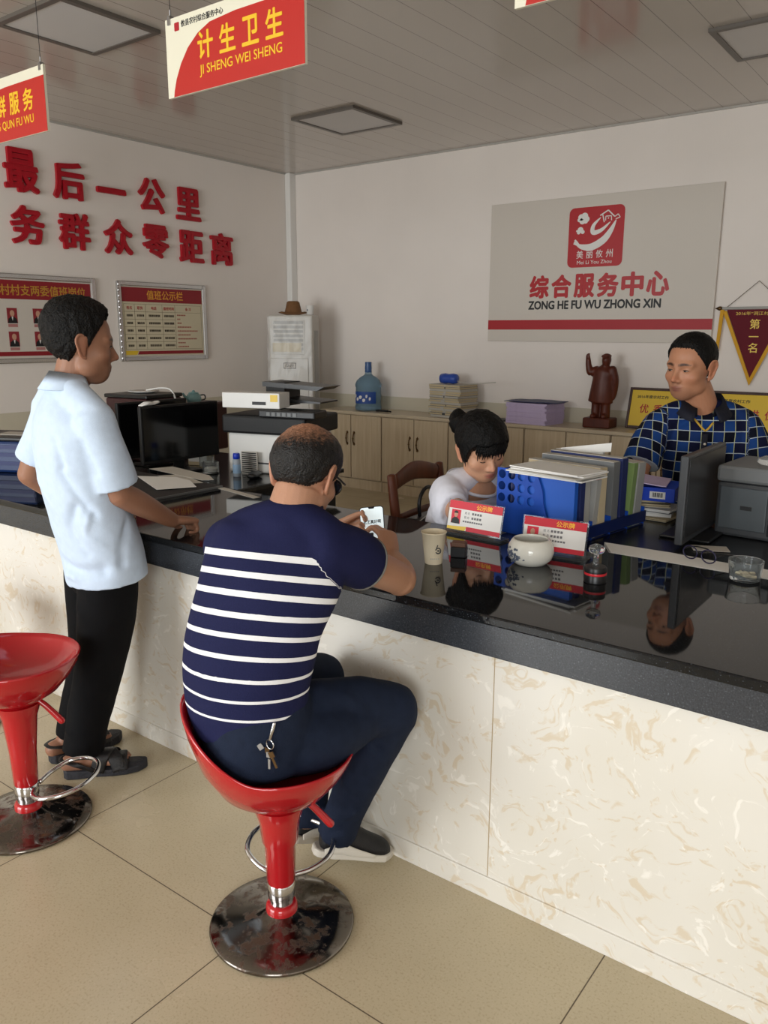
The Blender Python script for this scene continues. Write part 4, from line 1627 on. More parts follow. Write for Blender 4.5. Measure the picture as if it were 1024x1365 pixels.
# printer behind the monitor
t = thing('desk_printer', 'dark grey printer with light top behind the edge-on monitor', 'printer', (-.655, 3.22, .851), None, R(-4))
obj('body', bx(G(), -.11, .10, -.15, .15, 0, .20), M['dgrey'], t, bevel=.012)
obj('front_panel', bx(G(), -.095, .07, -.157, -.1505, .03, .185), mat('slate_plastic', (74, 80, 84), .4), t, bevel=.004)
obj('side_trim', bx(G(), .078, .095, -.158, -.1505, .02, .19), M['black'], t, bevel=.003)
obj('top_lid', bx(G(), -.115, .105, -.155, .155, .201, .262), M['mgrey'], t, bevel=.012)
obj('logo_mark', bx(G(), -.02, .02, -.159, -.1572, .105, .12), M['black'], t)
solo('glass_paperweight', lathe(G(), [(.028, 0), (.04, .01), (.034, .024), (.012, .032)], (-.63, 3.18, 1.1135), 20), M['clear'], 'small clear glass dish on top of the dark grey printer', 'dish', (-.63, 3.18, 1.1135), smooth=True)
t = thing('power_strip', 'white box with dark sockets at the right edge beside the grey printer', 'power strip', (-.47, 3.10, .851), None, R(-4))
obj('case', bx(G(), -.04, .06, -.05, .05, 0, .16), M['white'], t, bevel=.006)
g = bx(G(), -.02, .04, -.0525, -.0503, .06, .085)
bx(g, -.02, .04, -.0525, -.0503, .11, .135)
obj('socket', g, M['black'], t)
t = thing('paper_slip', 'small pale slip of paper lying on the desk below the edge-on monitor', 'paper', (-.72, 2.84, .8515))
obj('slip', box(G(), (0, 0, .0015), (.12, .07, .002), rot3(R(25))), M['paper_grey'], t)


# ================================================================== left part of the counter
t = thing('desk_mat', 'large black desk mat on the left part of the counter under the loose papers', 'desk mat', (-3.3, 2.4, CT))
obj('mat', bx(G(), -3.85, -2.862, 2.10, 2.53, CT + .0005, CT + .010), M['matte_black'], t, world=True, bevel=.003)
obj('mat_edge', bx(G(), -2.8615, -2.855, 2.10, 2.53, CT + .0005, CT + .0095), M['mgrey'], t, world=True)
MZ = CT + .011
for k, (pts, m, lb) in enumerate((
        ([(-3.36, 2.42), (-2.99, 2.255), (-2.90, 2.41), (-3.05, 2.50), (-3.18, 2.52)], 'paper', 'white sheet of paper nearest to the standing man on the black desk mat'),
        ([(-3.30, 2.50), (-3.02, 2.42), (-2.97, 2.51), (-3.24, 2.60)], 'paper_grey', 'middle sheet of paper partly under the others on the black desk mat'),
        ([(-3.50, 2.60), (-3.02, 2.545), (-2.985, 2.59), (-3.10, 2.66), (-3.46, 2.72)], 'paper_grey', 'greyish sheet of paper nearest to the front monitor'))):
    z = MZ + (.0035, .0005, .002)[k]
    c = np.mean(pts, 0)
    g = prism(G(), pts, (0, 0, z), (1, 0, 0), (0, 1, 0), .0012)
    solo('paper_sheet', g, M[m], lb, 'paper', (c[0], c[1], z), 'loose papers on the black desk mat')


def glue_bottle(loc, label, h):
    t = thing('glue_bottle', label, 'glue bottle', loc, 'clear glue bottles with blue caps')
    obj('bottle', lathe(G(), [(.021, 0), (.023, .003), (.023, h), (.018, h + .006)], n=28), mat('milky_glue', (196, 208, 222), .2, trans=.4), t, smooth=True, angle=40)
    obj('cap', lathe(G(), [(.020, h + .007), (.0215, h + .009), (.020, h + .036), (.017, h + .04)], n=28), M['bluecap'], t, smooth=True, angle=40)
    obj('label', lathe(G(), [(.0233, .02), (.0233, h - .025)], n=28, cap0=False, cap1=False), mat('glue_label', (150, 182, 214), .5), t, smooth=True)


glue_bottle((-3.506, 3.221, LD), 'upright glue bottle with blue cap in front of the white printer', .098)
glue_bottle((-3.40, 2.34, MZ), 'short glue bottle with blue cap on the desk mat beside the standing man', .03)
for k, (x, y, r, lb) in enumerate(((-3.715, 3.204, .049, 'clear glass jar on the left desk, near the blue-capped glue bottle'), (-3.900, 3.332, .046, 'clear glass jar behind the foot of the front monitor'))):
    t = thing('glass_jar', lb, 'jar', (x, y, LD), 'glass jars on the left desk')
    obj('glass', lathe(G(), [(r * .9, 0), (r, .004), (r, .065), (r * .92, .07), (r * .86, .07), (r * .9, .06), (r * .88, .01), (0, .009)], n=32, cap1=False), M['acrylic'], t, smooth=True, angle=50)
    obj('content', lathe(G(), [(r * .8, .011), (r * .8, .03), (.005, .034)], n=24), M['paper_grey'], t)
g = G()
t = thing('computer_mouse', 'black computer mouse in front of the white printer', 'mouse', (-3.39, 3.25, LD), None, R(30))
t.scale = (1.16, 1.16, 1.16)
g = limb(G(), [(0, -.05, .016), (0, 0, .018), (0, .05, .015)], [(.026, .015), (.03, .018), (.026, .014)], (1, 0, 0))
obj('shell', g, M['black'], t, smooth=True)
obj('cable', tube(G(), [(0, .06, .008), (-.03, .12, .005), (-.08, .15, .005), (-.13, .2, .02)], .0025, 6, 4), M['black'], t, smooth=True)
t = thing('wire_rack', 'small dark coil-bound notepad leaning on the white printer', 'notepad', (-3.506, 3.326, LD), None, R(14))
t.scale = (1.16, 1.16, 1.16)
g = bx(G(), -.05, .045, .0, .008, 0, .115)
obj('pad', g, M['paper_grey'], t)
g = G()
for k in range(11):
    bx(g, -.045, .04, -.003, -.0005, .006 + k * .010, .011 + k * .010)
obj('coil_lines', g, M['matte_black'], t)
t = thing('small_carton', 'small pale carton behind the foot of the front monitor', 'carton', (-4.017, 3.39, LD), None, R(20))
t.scale = (1.16, 1.16, 1.16)
obj('carton', bx(G(), -.06, .06, -.04, .04, 0, .075), M['paper_buff'], t, bevel=.002)
obj('flap', bx(G(), -.055, .055, -.042, -.0405, .02, .055), M['white'], t)


def office_printer():
    t = thing('laser_printer', 'white and black laser printer on the left counter, below the air conditioner', 'printer', (-3.465, 3.564, LD), None, R(14))
    t.scale = (1.16, 1.16, 1.16)
    obj('body', bx(G(), -.235, .20, -.155, .19, 0, .205), M['white'], t, bevel=.012)
    obj('paper_slot', bx(G(), -.15, .13, -.158, -.1555, .05, .058), M['dgrey'], t)
    g = bx(G(), -.255, .235, -.18, .2, .206, .30)
    obj('scanner', g, M['matte_black'], t, bevel=.012)
    g = bx(G(), -.02, .30, -.20, -.06, .295, .335)
    obj('control_panel', g, M['black'], t, bevel=.008)
    g = G()
    for k in range(6):
        bx(g, .03 + k * .03, .05 + k * .03, -.2025, -.2005, .306, .324)
    obj('buttons', g, M['mgrey'], t)
    g = G()
    prism(g, [(-.10, 0.02), (.24, .02), (.24, .028), (-.10, .05)], (0, .18, .338), (1, 0, 0), (0, 0, 1), .2)
    obj('paper_tray', g, M['black'], t)
    g = prism(G(), [(-.10, .10), (.22, .085), (.26, .105), (-.10, .125)], (0, .18, .338), (1, 0, 0), (0, 0, 1), .2)
    obj('upper_tray', g, M['black'], t)
    obj('tray_post', bx(G(), -.09, .02, .0, .17, .336, .46), M['matte_black'], t)


office_printer()
t = thing('white_carton', 'white carton with a yellow sticker on top of the laser printer', 'carton', (-3.546, 3.442, LD + .392), None, R(20))
t.scale = (1.16, 1.16, 1.16)
obj('carton', bx(G(), -.15, .17, -.10, .03, 0, .078), M['white'], t, bevel=.004)
obj('sticker', rect(G(), .12, .16, .035, .07, (0, -.1003, 0), (1, 0, 0), (0, 0, 1), .0012), M['gold'], t)
obj('print', rect(G(), .02, .095, .018, .034, (0, -.1003, 0), (1, 0, 0), (0, 0, 1), .0012), M['textblack'], t)

t = thing('maroon_cabinet', 'glossy dark maroon box behind the monitors, white cable over it', 'box', (-4.562, 3.506, LD), None, R(8))
t.scale = (1.16, 1.16, 1.16)
obj('body', bx(G(), -.16, .16, -.26, .02, 0, .35), M['maroonbox'], t, bevel=.01)
obj('lower_section', bx(G(), -.16, .16, .022, .42, 0, .295), M['maroonbox'], t, bevel=.01)
obj('top_plate', bx(G(), -.165, .165, -.265, .022, .351, .372), M['black'], t, bevel=.005)
obj('white_dish', lathe(G(), [(.05, .373), (.085, .38), (.088, .384), (.06, .379), (0, .377)], (-.02, -.10, 0), 28, cap1=False), M['white'], t, smooth=True)
obj('cable', tube(G(), [(.0, -.1, .386), (.08, -.06, .40), (.15, -.05, .385), (.185, -.05, .30), (.19, -.04, .2)], .005, 8, 5), M['white'], t, smooth=True)
t = thing('water_dispenser', 'pale grey-green appliance with a black tap, behind the standing man', 'appliance', (-4.50, 2.80, LD), None, R(10))
t.scale = (1.16, 1.16, 1.16)
obj('body', bx(G(), -.14, .10, -.06, .12, 0, .325), mat('grey_green_plastic', (142, 148, 140), .35), t, bevel=.012)
obj('tap', limb(G(), [(.10, .03, .21), (.15, .03, .215), (.165, .03, .19)], [.014, .014, .01], (0, 1, 0), 12), M['black'], t, smooth=True)
t = thing('tissue', 'crumpled white tissue on the top edge of the front monitor', 'tissue', (-3.9, 2.937, LD + .4115))
t.scale = (1.16, 1.16, 1.16)
g = limb(G(), [(-.015, -.05, .004), (-.01, -.02, .012), (-.012, .02, .010), (-.005, .05, .018)], [(.02, .004), (.026, .010), (.024, .008), (.014, .006)], (1, 0, 0), 14)
me = g.mesh('tissue')
V = getv(me)
V += np.array([[noise.noise(Vector(v * 60)) * .006 for _ in (0,)] * 3 for v in V]).reshape(-1, 3) * (1, 1, .6)
V[:, 2] = np.maximum(V[:, 2], .0005)
setv(me, V)
obj('tissue', me, M['paper'], t, smooth=True)


def teapot():
    t = thing('teapot', 'small teal enamel teapot on the maroon box behind the front monitor', 'teapot', (-4.481, 3.738, LD + .344))
    t.rotation_euler = (0, 0, R(60))
    t.scale = (.8, .8, .8)
    obj('body', lathe(G(), [(.045, 0), (.06, .01), (.066, .04), (.058, .07), (.045, .082)], n=32), M['teal'], t, smooth=True)
    obj('lid', lathe(G(), [(.046, .083), (.04, .092), (.012, .098), (.012, .108), (.004, .112)], n=28), M['teal'], t, smooth=True)
    obj('spout', limb(G(), [(-.05, -.02, .04), (-.08, -.035, .06), (-.095, -.04, .085)], [.016, .012, .009], (0, 0, 1), 12), M['teal'], t, smooth=True)
    obj('handle', tube(G(), [(.055, .02, .065), (.10, .035, .065), (.105, .04, .03), (.06, .022, .02)], .006, 10, 6), M['dgrey'], t, smooth=True)


teapot()
t = thing('storage_crate', 'blue and black plastic crate on the counter at the left edge', 'crate', (-4.12, 2.20, CT), None, R(25))
obj('body', bx(G(), -.22, .20, -.11, .13, 0, .165), mat('deep_blue_plastic', (22, 46, 92), .35), t, bevel=.015)
obj('lid', bx(G(), -.235, .215, -.125, .145, .166, .19), M['black'], t, bevel=.008)
g = G()
for z in (.04, .085, .125):
    bx(g, -.215, .195, -.114, -.1105, z, z + .02)
obj('ribs', g, M['dblue'], t)
obj('bright_panel', bx(G(), -.20, -.05, -.118, -.1145, .03, .155), M['bluefold'], t, bevel=.003)
obj('top_paper', bx(G(), -.05, .12, -.06, .06, .1905, .193), M['paper_grey'], t)


# ================================================================== wooden chair with the hanging handbag
def wooden_chair():
    t = thing('wooden_chair', 'red-brown wooden chair the woman sits on, seen behind her back', 'chair', (-1.75, 2.92, 0), None, R(4))
    w = M['redwood']
    for s in (-1, 1):
        y = s * .205
        g = limb(G(), [(-.20, y, .0), (-.20, y, .45), (-.225, y, .75), (-.255, y, .99)], [(.02, .02), (.022, .022), (.021, .024), (.018, .022)], (1, 0, 0), 16, caps=(.2, .5))
        obj('rear_post', g, w, t, smooth=True)
        g = limb(G(), [(.20, y * .95, 0), (.20, y * .95, .44)], [.018, .022], (1, 0, 0), 16, caps=(.2, .2))
        obj('leg', g, w, t, smooth=True)
    obj('seat', bx(G(), -.22, .23, -.225, .225, .44, .468), w, t, bevel=.01)
    g = G()
    P = [(-.252, -.19, .955), (-.268, 0, .985), (-.252, .19, .955)]
    limb(g, P, [(.034, .011), (.042, .012), (.034, .011)], (0, 0, 1), 16, 6, (.3, .3))
    obj('top_rail', g, w, t, smooth=True)
    g = limb(G(), [(-.228, -.19, .80), (-.24, 0, .80), (-.228, .19, .80)], [(.024, .01)] * 3, (0, 0, 1), 14, 6, (.3, .3))
    obj('middle_rail', g, w, t, smooth=True)
    g = bx(G(), -.2, .2, -.21, -.19, .2, .225)
    bx(g, -.2, .2, .19, .21, .2, .225)
    obj('stretcher', g, w, t)


wooden_chair()
t = thing('handbag', 'black leather handbag with pale piping hanging on the wooden chair', 'handbag', (-1.905, 2.83, .60), None, R(94))
g = bx(G(), -.12, .15, -.035, .035, 0, .215)
obj('bag', g, M['leather'], t, bevel=.015, seg=3)
obj('piping', tube(G(), [(-.122, -.037, .02), (-.122, -.037, .205), (-.05, -.037, .222), (.06, -.037, .218)], .003, 8, 1), M['lgrey'], t, smooth=True)
obj('handle', tube(G(), [(-.045, 0, .20), (-.05, 0, .28), (-.01, 0, .325), (.05, 0, .325), (.09, 0, .28), (.085, 0, .20)], .008, 10, 6), M['leather'], t, smooth=True)
obj('clasp', lathe(G(), [(.002, -.004), (.009, 0), (.002, .004)], (.02, -.039, .2), 12), M['steel'], t, smooth=True)


# ================================================================== people
def sm_ell(P, c, r):
    q = (P - np.array(c))
    r = np.array(r)
    k0 = np.linalg.norm(q / r, axis=1)
    k1 = np.linalg.norm(q / (r * r), axis=1) + 1e-9
    return k0 * (k0 - 1) / k1


def sm_cap(P, a, b, r1, r2):
    a, b = np.array(a, float), np.array(b, float)
    ab = b - a
    t = np.clip(((P - a) @ ab) / (ab @ ab), 0, 1)
    return np.linalg.norm(P - a - t[:, None] * ab, axis=1) - (r1 + (r2 - r1) * t)


def smin(a, b, k):
    h = np.clip(.5 + .5 * (b - a) / k, 0, 1)
    return b * (1 - h) + a * h - k * h * (1 - h)


def head_sdf(P, o):
    """head in its own frame: x to its right, y forward, z up; eyes at z=0"""
    w = o.get('wide', 1.0)
    d = sm_ell(P, (0, -.012, .036), (.0765 * w, .096, .086))
    d = smin(d, sm_ell(P, (0, .026, -.040), (.060 * w, .062, .074)), .035)
    d = smin(d, sm_ell(P, (0, .050, -.085), (.034 * w, .032, .030)), .03)          # chin
    for s in (-1, 1):
        d = smin(d, sm_ell(P, (s * .044 * w, .050, -.028), (.022, .022, .018)), .025)   # cheekbones
        d = smin(d, sm_ell(P, (s * .050 * w, .010, -.070), (.016, .028, .022)), .03)    # jaw corners
        d = smin(d, sm_cap(P, (s * .012, .079, .021), (s * .046 * w, .066, .020), .0095, .008), .018)  # brow
        so = sm_ell(P, (s * .031 * w, .098, .001), (.019, .020, .0105))                 # eye sockets
        d = -smin(-d, so, .012)
        d = smin(d, sm_ell(P, (s * .031 * w, .0695, .0), (.0165, .0125, .0105)), .006)  # lids over the eyeball
        d = smin(d, sm_ell(P, (s * .0125, .090, -.0385), (.0085, .010, .0075)), .006)    # nostril wings
    d = smin(d, sm_cap(P, (0, .082, .008), (0, .104, -.031), .0075, .0110), .010)      # nose
    d = smin(d, sm_ell(P, (0, .081, -.062), (.0235, .012, .0065)), .005)                # upper lip
    d = smin(d, sm_ell(P, (0, .0795, -.0735), (.0195, .0115, .0065)), .005)             # lower lip
    return d


def head_radius(D, o, r0=.175):
    t = np.full(len(D), r0)
    for k in range(70):
        t = t - .7 * head_sdf(D * t[:, None], o)
        t = np.clip(t, .01, r0)
    return t


def sphere_dirs(nu, nv):
    th = np.linspace(0, np.pi, nv + 2)[1:-1]
    ph = np.linspace(0, 2 * np.pi, nu, endpoint=False)
    T_, P_ = np.meshgrid(th, ph, indexing='ij')
    D = np.stack([np.sin(T_) * np.sin(P_), np.sin(T_) * np.cos(P_), np.cos(T_)], -1).reshape(-1, 3)
    F = []
    for j in range(nv - 1):
        for i in range(nu):
            k = (i + 1) % nu
            F.append((j * nu + i, (j + 1) * nu + i, (j + 1) * nu + k, j * nu + k))
    return D, F


def frame_of(face, pitch=0.0, roll=0.0):
    """3x3 with columns right, forward, up for a head facing the horizontal vector, pitched down by pitch"""
    f = np.array([face[0], face[1], 0.0])
    f /= np.linalg.norm(f)
    r = np.array([f[1], -f[0], 0])
    u = np.array([0, 0, 1.0])
    f2 = f * math.cos(pitch) - u * math.sin(pitch)
    u2 = u * math.cos(pitch) + f * math.sin(pitch)
    r2 = r * math.cos(roll) + u2 * math.sin(roll)
    u3 = u2 * math.cos(roll) - r * math.sin(roll)
    return np.stack([r2, f2, u3], 1)


class Head:
    def __init__(self, c, face, pitch=0, roll=0, scale=1.1, **o):
        self.c = np.array(c, float)
        self.A = frame_of(face, pitch, roll)
        self.s = scale
        self.o = o

    def w(self, p):
        return self.c + (np.asarray(p, float) * self.s) @ self.A.T

    def l(self, P):
        return ((P - self.c) @ self.A) / self.s

    def add(self, g):
        D, F = sphere_dirs(120, 90)
        V = D * head_radius(D, self.o)[:, None]
        n = len(V)
        caps = [tuple(range(120)), tuple(range(n - 1, n - 121, -1))]
        g.add(self.w(V), F + caps)
        w = self.o.get('wide', 1.0)
        for s in (-1, 1):
            x = s * .0728 * w
            # ear: thin concave plate with rolled rim, lobe at the bottom
            limb(g, [self.w((x, -.004, -.040)), self.w((x + s * .005, -.010, -.015)), self.w((x + s * .010, -.016, .012)), self.w((x + s * .009, -.015, .022))],
                 [(.006 * self.s, .0045 * self.s), (.012 * self.s, .0045 * self.s), (.016 * self.s, .0045 * self.s), (.010 * self.s, .004 * self.s)], self.A[:, 1], 16, 4)
            rim = [(x + s * .003, .000, -.042), (x + s * .007, -.014, -.036), (x + s * .013, -.025, -.012), (x + s * .0165, -.032, .010), (x + s * .0165, -.024, .027), (x + s * .012, -.008, .027), (x + s * .006, .003, .012), (x + s * .002, .002, -.006)]
            limb(g, [self.w(p) for p in rim], [.0048 * self.s, .0052 * self.s, .0045 * self.s, .0044 * self.s, .0044 * self.s, .0042 * self.s, .004 * self.s, .003 * self.s], self.A[:, 0], 10, 4)

    def keep(self, V):
        """1 = smooth freely, small inside the face"""
        L = self.l(V)
        r = np.linalg.norm(L, axis=1)
        return np.where(r < .135, .35, 1.0)

    def eyes(self, parent, open_=1.0):
        w = self.o.get('wide', 1.0)
        for s in (-1, 1):
            g = G()
            n = 20
            th = np.linspace(0, 2 * np.pi, n, endpoint=False)
            c = np.array((s * .031 * w, .0712, -.0008))
            rs = []
            for q in (0, 25, 45, 62, 76, 86):
                a = R(90 - q)
                rs.append(np.stack([c[0] + .0128 * math.cos(R(q)) * np.cos(th), np.full(n, c[1] + .0136 * math.sin(R(q))), c[2] + .0044 * open_ * math.cos(R(q)) * np.sin(th)], 1))
            rings(g, [self.w(r) for r in rs])
            e = obj('eye', g, M['eye_white'], parent, world=True, smooth=True)
            g = G()
            n = 16
            ir = [(c[0] - .001 + .0048 * math.cos(a), c[1] + .0133, c[2] + min(.0048, .0040 * open_) * math.sin(a)) for a in np.linspace(0, 2 * np.pi, n, endpoint=False)]
            ir2 = [(c[0] - .001 + .0030 * math.cos(a), c[1] + .0146, c[2] + min(.003, .0030 * open_) * math.sin(a)) for a in np.linspace(0, 2 * np.pi, n, endpoint=False)]
            rings(g, [self.w(ir), self.w(ir2)], True, False, True)
            obj('iris', g, M['iris'], e, world=True)
            g = G()
            lid = [(c[0] - .0135, c[1] + .0045, c[2] - .0005), (c[0] - .007, c[1] + .0115, c[2] + .0042 * open_ + .0006), (c[0], c[1] + .0140, c[2] + .0050 * open_ + .0006), (c[0] + .007, c[1] + .0115, c[2] + .0042 * open_ + .0006), (c[0] + .0135, c[1] + .0045, c[2] - .0005)]
            obj('lash_line', tube(g, [self.w(p) for p in lid], .0011 * self.s, 8, 5), M['iris'], e, world=True, smooth=True)

    def hair(self, parent, line, thick, matr, noise_amp=.004, nscale=70, soft=.014, colfn=None, nu=220, nv=150, lift=None):
        """line(az) -> lowest z of hair for azimuth az (0 front, pi back)"""
        D, F = sphere_dirs(nu, nv)
        rr = head_radius(D, self.o)
        P = D * rr[:, None]
        az = np.abs(np.arctan2(P[:, 0], P[:, 1]))
        jag = np.array([noise.noise(Vector((float(d[0] * 26), float(d[1] * 26), 2.0))) for d in D]) * .006
        m = np.clip((P[:, 2] + jag - line(az)) / soft, 0, 1)
        nz = np.array([noise.noise(Vector((float(p[0] * nscale), float(p[1] * nscale), float(p[2] * nscale * .45)))) + .5 * noise.noise(Vector((float(p[0] * nscale * 2.3), float(p[1] * nscale * 2.3), float(p[2] * nscale)))) for p in P])
        th = thick(D, P, az)
        h = th * m ** .6 + nz * noise_amp * m - .006 * (1 - m)
        V = D * (rr + h)[:, None]
        keepf = [f for f in F if max(m[list(f)]) > .02]
        cap = tuple(range(nu))
        used = sorted({i for f in keepf for i in f} | set(cap))
        mp = {v: k for k, v in enumerate(used)}
        g = G()
        g.add(self.w(V[used]), [tuple(mp[i] for i in f) for f in keepf] + [tuple(mp[i] for i in cap)])
        o = obj('hair', g, matr, parent, world=True, smooth=True)
        if colfn is not None:
            put_col(o.data, colfn(D[used], P[used], nz[used]))
        return o


def put_col(me, C):
    a = me.attributes.new('Col', 'FLOAT_COLOR', 'POINT')
    C = np.concatenate([C, np.ones((len(C), 1))], 1)
    a.data.foreach_set('color', C.astype(np.float32).ravel())


def put_f(me, name, x):
    a = me.attributes.new(name, 'FLOAT', 'POINT')
    a.data.foreach_set('value', np.asarray(x, np.float32))


def skin_colors(me, H, base, lip, brow, brow_on=True, stubble=0.0, extra=None):
    V = getv(me)
    L = H.l(V)
    C = np.tile(np.array(lin(base)[:3]), (len(V), 1))
    w = H.o.get('wide', 1.0)

    def blend(m, col):
        C[:] = C * (1 - m[:, None]) + np.array(lin(col)[:3]) * m[:, None]

    def blob(c, r):
        return np.clip(1.4 - np.linalg.norm((L - np.array(c)) / np.array(r), axis=1), 0, 1) ** .7
    inside = np.linalg.norm(L, axis=1) < .16
    red = tuple(min(255, int(k)) for k in (base[0] * 1.02, base[1] * .86, base[2] * .84))
    for s in (-1, 1):
        blend(blob((s * .042 * w, .066, -.032), (.022, .03, .018)) * .22 * inside, red)
        blend(blob((s * .082 * w, -.012, -.01), (.02, .03, .04)) * .45 * inside, red)
    blend(blob((0, .105, -.032), (.014, .02, .014)) * .45 * inside, red)
    blend(np.maximum(blob((0, .09, -.0625), (.021, .02, .0045)), blob((0, .088, -.073), (.018, .02, .0055))) * .85 * inside, lip)
    blend(np.clip(1 - np.abs(L[:, 2] + .0672) / .0016, 0, 1) * (np.abs(L[:, 0]) < .022) * (L[:, 1] > .07) * .8 * inside, (70, 34, 30))
    if stubble:
        blend(np.clip(blob((0, .075, -.085), (.045, .05, .022)) + blob((0, .088, -.052), (.022, .02, .006)), 0, 1) * stubble * inside, (70, 56, 50))
    if brow_on:
        for s in (-1, 1):
            t = np.clip((s * L[:, 0] - .013) / .034, 0, 1)
            zc = .0215 + .0045 * np.sin(t * 2.4) - .003 * t
            m = np.clip(1.3 - np.abs(L[:, 2] - zc) / (.0062 - .003 * t), 0, 1) * np.clip(1.5 - np.abs(t - .5) * 2.2, 0, 1) * (L[:, 1] > .04) * (s * L[:, 0] > .008) * (s * L[:, 0] < .054)
            blend(np.clip(m * 1.5, 0, 1) * .95 * inside, brow)
    for s in (-1, 1):
        blend(blob((s * .008, .0965, -.0465), (.0048, .006, .003)) * .8 * inside, (50, 24, 20))
    if extra is not None:
        extra(V, L, blend)
    put_col(me, C)


def skin_material(name, rough=.45):
    m = mat(name, (190, 140, 110), rough, spec=.4)
    N = NT(m)
    c = N.attr('Col').outputs['Color']
    n = N.noise(N.objco(), 60, 4)
    c2 = N.mix(N.math('MULTIPLY', n, .18), c, lin((150, 92, 70)))
    N.link(c2, N.b.inputs['Base Color'])
    N.b.inputs['Subsurface Weight'].default_value = .08
    N.b.inputs['Subsurface Radius'].default_value = (.012, .005, .003)
    N.b.inputs['Subsurface Scale'].default_value = .6
    N.bump(N.noise(N.objco(), 260, 3), .12, .004)
    return m


def hand(g, wr, d, n, side, curl, thumb_curl=.5, s=1.0, spread=.1, thumb_dir=None, tips=None):
    """wr wrist, d pointing direction of the hand, n back of the hand, side = direction of the thumb"""
    d = np.array(d, float)
    d /= np.linalg.norm(d)
    n = np.array(n, float)
    n = n - (n @ d) * d
    n /= np.linalg.norm(n)
    sd = np.cross(d, n)
    if sd @ np.array(side, float) < 0:
        sd = -sd
    wr = np.array(wr, float)
    limb(g, [wr - d * .02 * s, wr + d * .01 * s, wr + d * .045 * s, wr + d * .085 * s], [(.026 * s, .019 * s), (.028 * s, .018 * s), (.038 * s, .0165 * s), (.040 * s, .0135 * s)], sd, 20, 5, (.3, .7))
    fl = [(.029, .088, (.040, .024, .020)), (.010, .092, (.045, .028, .021)), (-.010, .089, (.041, .026, .021)), (-.028, .080, (.032, .020, .018))]
    for k, (off, base, seg) in enumerate(fl):
        p = wr + sd * off * s + d * (base - .010) * s
        cu = curl[k] if not np.isscalar(curl) else curl
        fd = d + sd * spread * (off / .03)
        fd /= np.linalg.norm(fd)
        pts = [p]
        a = 0
        for j, L in enumerate(seg):
            a += cu * (0.9, 1.15, .75)[j]
            v = fd * math.cos(a) - n * math.sin(a)
            pts.append(pts[-1] + v * L * s)
        r0 = (.0098, .0100, .0095, .0084)[k] * s
        limb(g, pts, [r0, r0 * .97, r0 * .88, r0 * .74], sd, 12, 4)
    # thumb leaves the side of the palm near its base
    p = wr + sd * .024 * s + d * .022 * s - n * .004 * s
    td = np.array(thumb_dir, float) if thumb_dir is not None else (d * .62 + sd * .72 - n * .22)
    td = td / np.linalg.norm(td)
    ax = d * .9 - n * .35
    pts = [p, p + td * .040 * s]
    v = td * math.cos(thumb_curl) + ax * math.sin(thumb_curl) * .9
    v /= np.linalg.norm(v)
    pts.append(pts[-1] + v * .034 * s)
    v2 = td * math.cos(thumb_curl * 1.7) + ax * math.sin(thumb_curl * 1.7)
    v2 /= np.linalg.norm(v2)
    pts.append(pts[-1] + v2 * .026 * s)
    limb(g, pts, [.0145 * s, .0118 * s, .0105 * s, .0085 * s], sd, 12, 4)


def spine_coord(V, P):
    """arc length along the polyline P of the nearest point, and distance to it"""
    P = catmull(P, 10)
    seg = P[1:] - P[:-1]
    L = np.linalg.norm(seg, axis=1)
    acc = np.concatenate([[0], np.cumsum(L)])
    best = np.full(len(V), 1e9)
    out = np.zeros(len(V))
    for k in range(len(seg)):
        t = ((V - P[k]) @ seg[k]) / (L[k] ** 2)
        lo = -9 if k == 0 else 0
        hi = 9 if k == len(seg) - 1 else 1
        t = np.clip(t, lo, hi)
        d = np.linalg.norm(V - P[k] - t[:, None] * seg[k], axis=1)
        m = d < best
        best[m] = d[m]
        out[m] = acc[k] + t[m] * L[k]
    return out, best


def folds(me, ridges, amp=.004, scale=9.0, stretch=(1, 1, 1), it=1):
    """cloth creases: each ridge = (points, width, height); plus soft wavy noise"""
    V = getv(me)
    Nn = normals(me)
    d = np.zeros(len(V))
    for pts, w, h in ridges:
        _, dist = spine_coord2(V, np.array(pts, float))
        d += h * np.exp(-(dist / w) ** 2)
    if amp:
        d += amp * np.array([noise.noise(Vector((float(v[0] * scale * stretch[0]), float(v[1] * scale * stretch[1]), float(v[2] * scale * stretch[2])))) + .45 * noise.noise(Vector((float(v[0] * scale * 2.1 * stretch[0] + 7), float(v[1] * scale * 2.1 * stretch[1]), float(v[2] * scale * 2.1 * stretch[2])))) for v in V])
    setv(me, V + Nn * d[:, None])
    if it:
        relax(me, it)


def spine_coord2(V, P):
    P = catmull(P, 6)
    best = np.full(len(V), 1e9)
    for k in range(len(P) - 1):
        s = P[k + 1] - P[k]
        t = np.clip(((V - P[k]) @ s) / (s @ s), 0, 1)
        best = np.minimum(best, np.linalg.norm(V - P[k] - t[:, None] * s, axis=1))
    return None, best


M['eye_white'] = mat('eye_white', (150, 138, 128), .3)
M['iris'] = mat('dark_iris', (18, 13, 12), .3)
M['hair'] = mat('black_hair', (9, 8, 8), .5, spec=.22, bump=.6, bscale=190)
M['skin'] = skin_material('skin')


def cloth_material(name, col, rough=.8, bump=.15, bscale=420, var=.04):
    return mat(name, col, rough, spec=.15, var=var, scale=40, bump=bump, bscale=bscale)


def person(label, loc, group=None):
    return thing('person', label, 'person', loc, group)


def body_mesh(parent, g, H, base, lip=(150, 84, 76), brow=(30, 24, 22), voxel=.0036, **k):
    me = fuse(g, voxel, 3, H.keep)
    skin_colors(me, H, base, lip, brow, **k)
    return obj('body', me, M['skin'], parent, world=True)


def garment(name, parent, g, matr, voxel=.007, it=4, ridges=(), amp=.003, scale=9, stretch=(1, 1, 1)):
    me = fuse(g, voxel, it)
    folds(me, ridges, amp, scale, stretch)
    return obj(name, me, matr, parent, world=True)


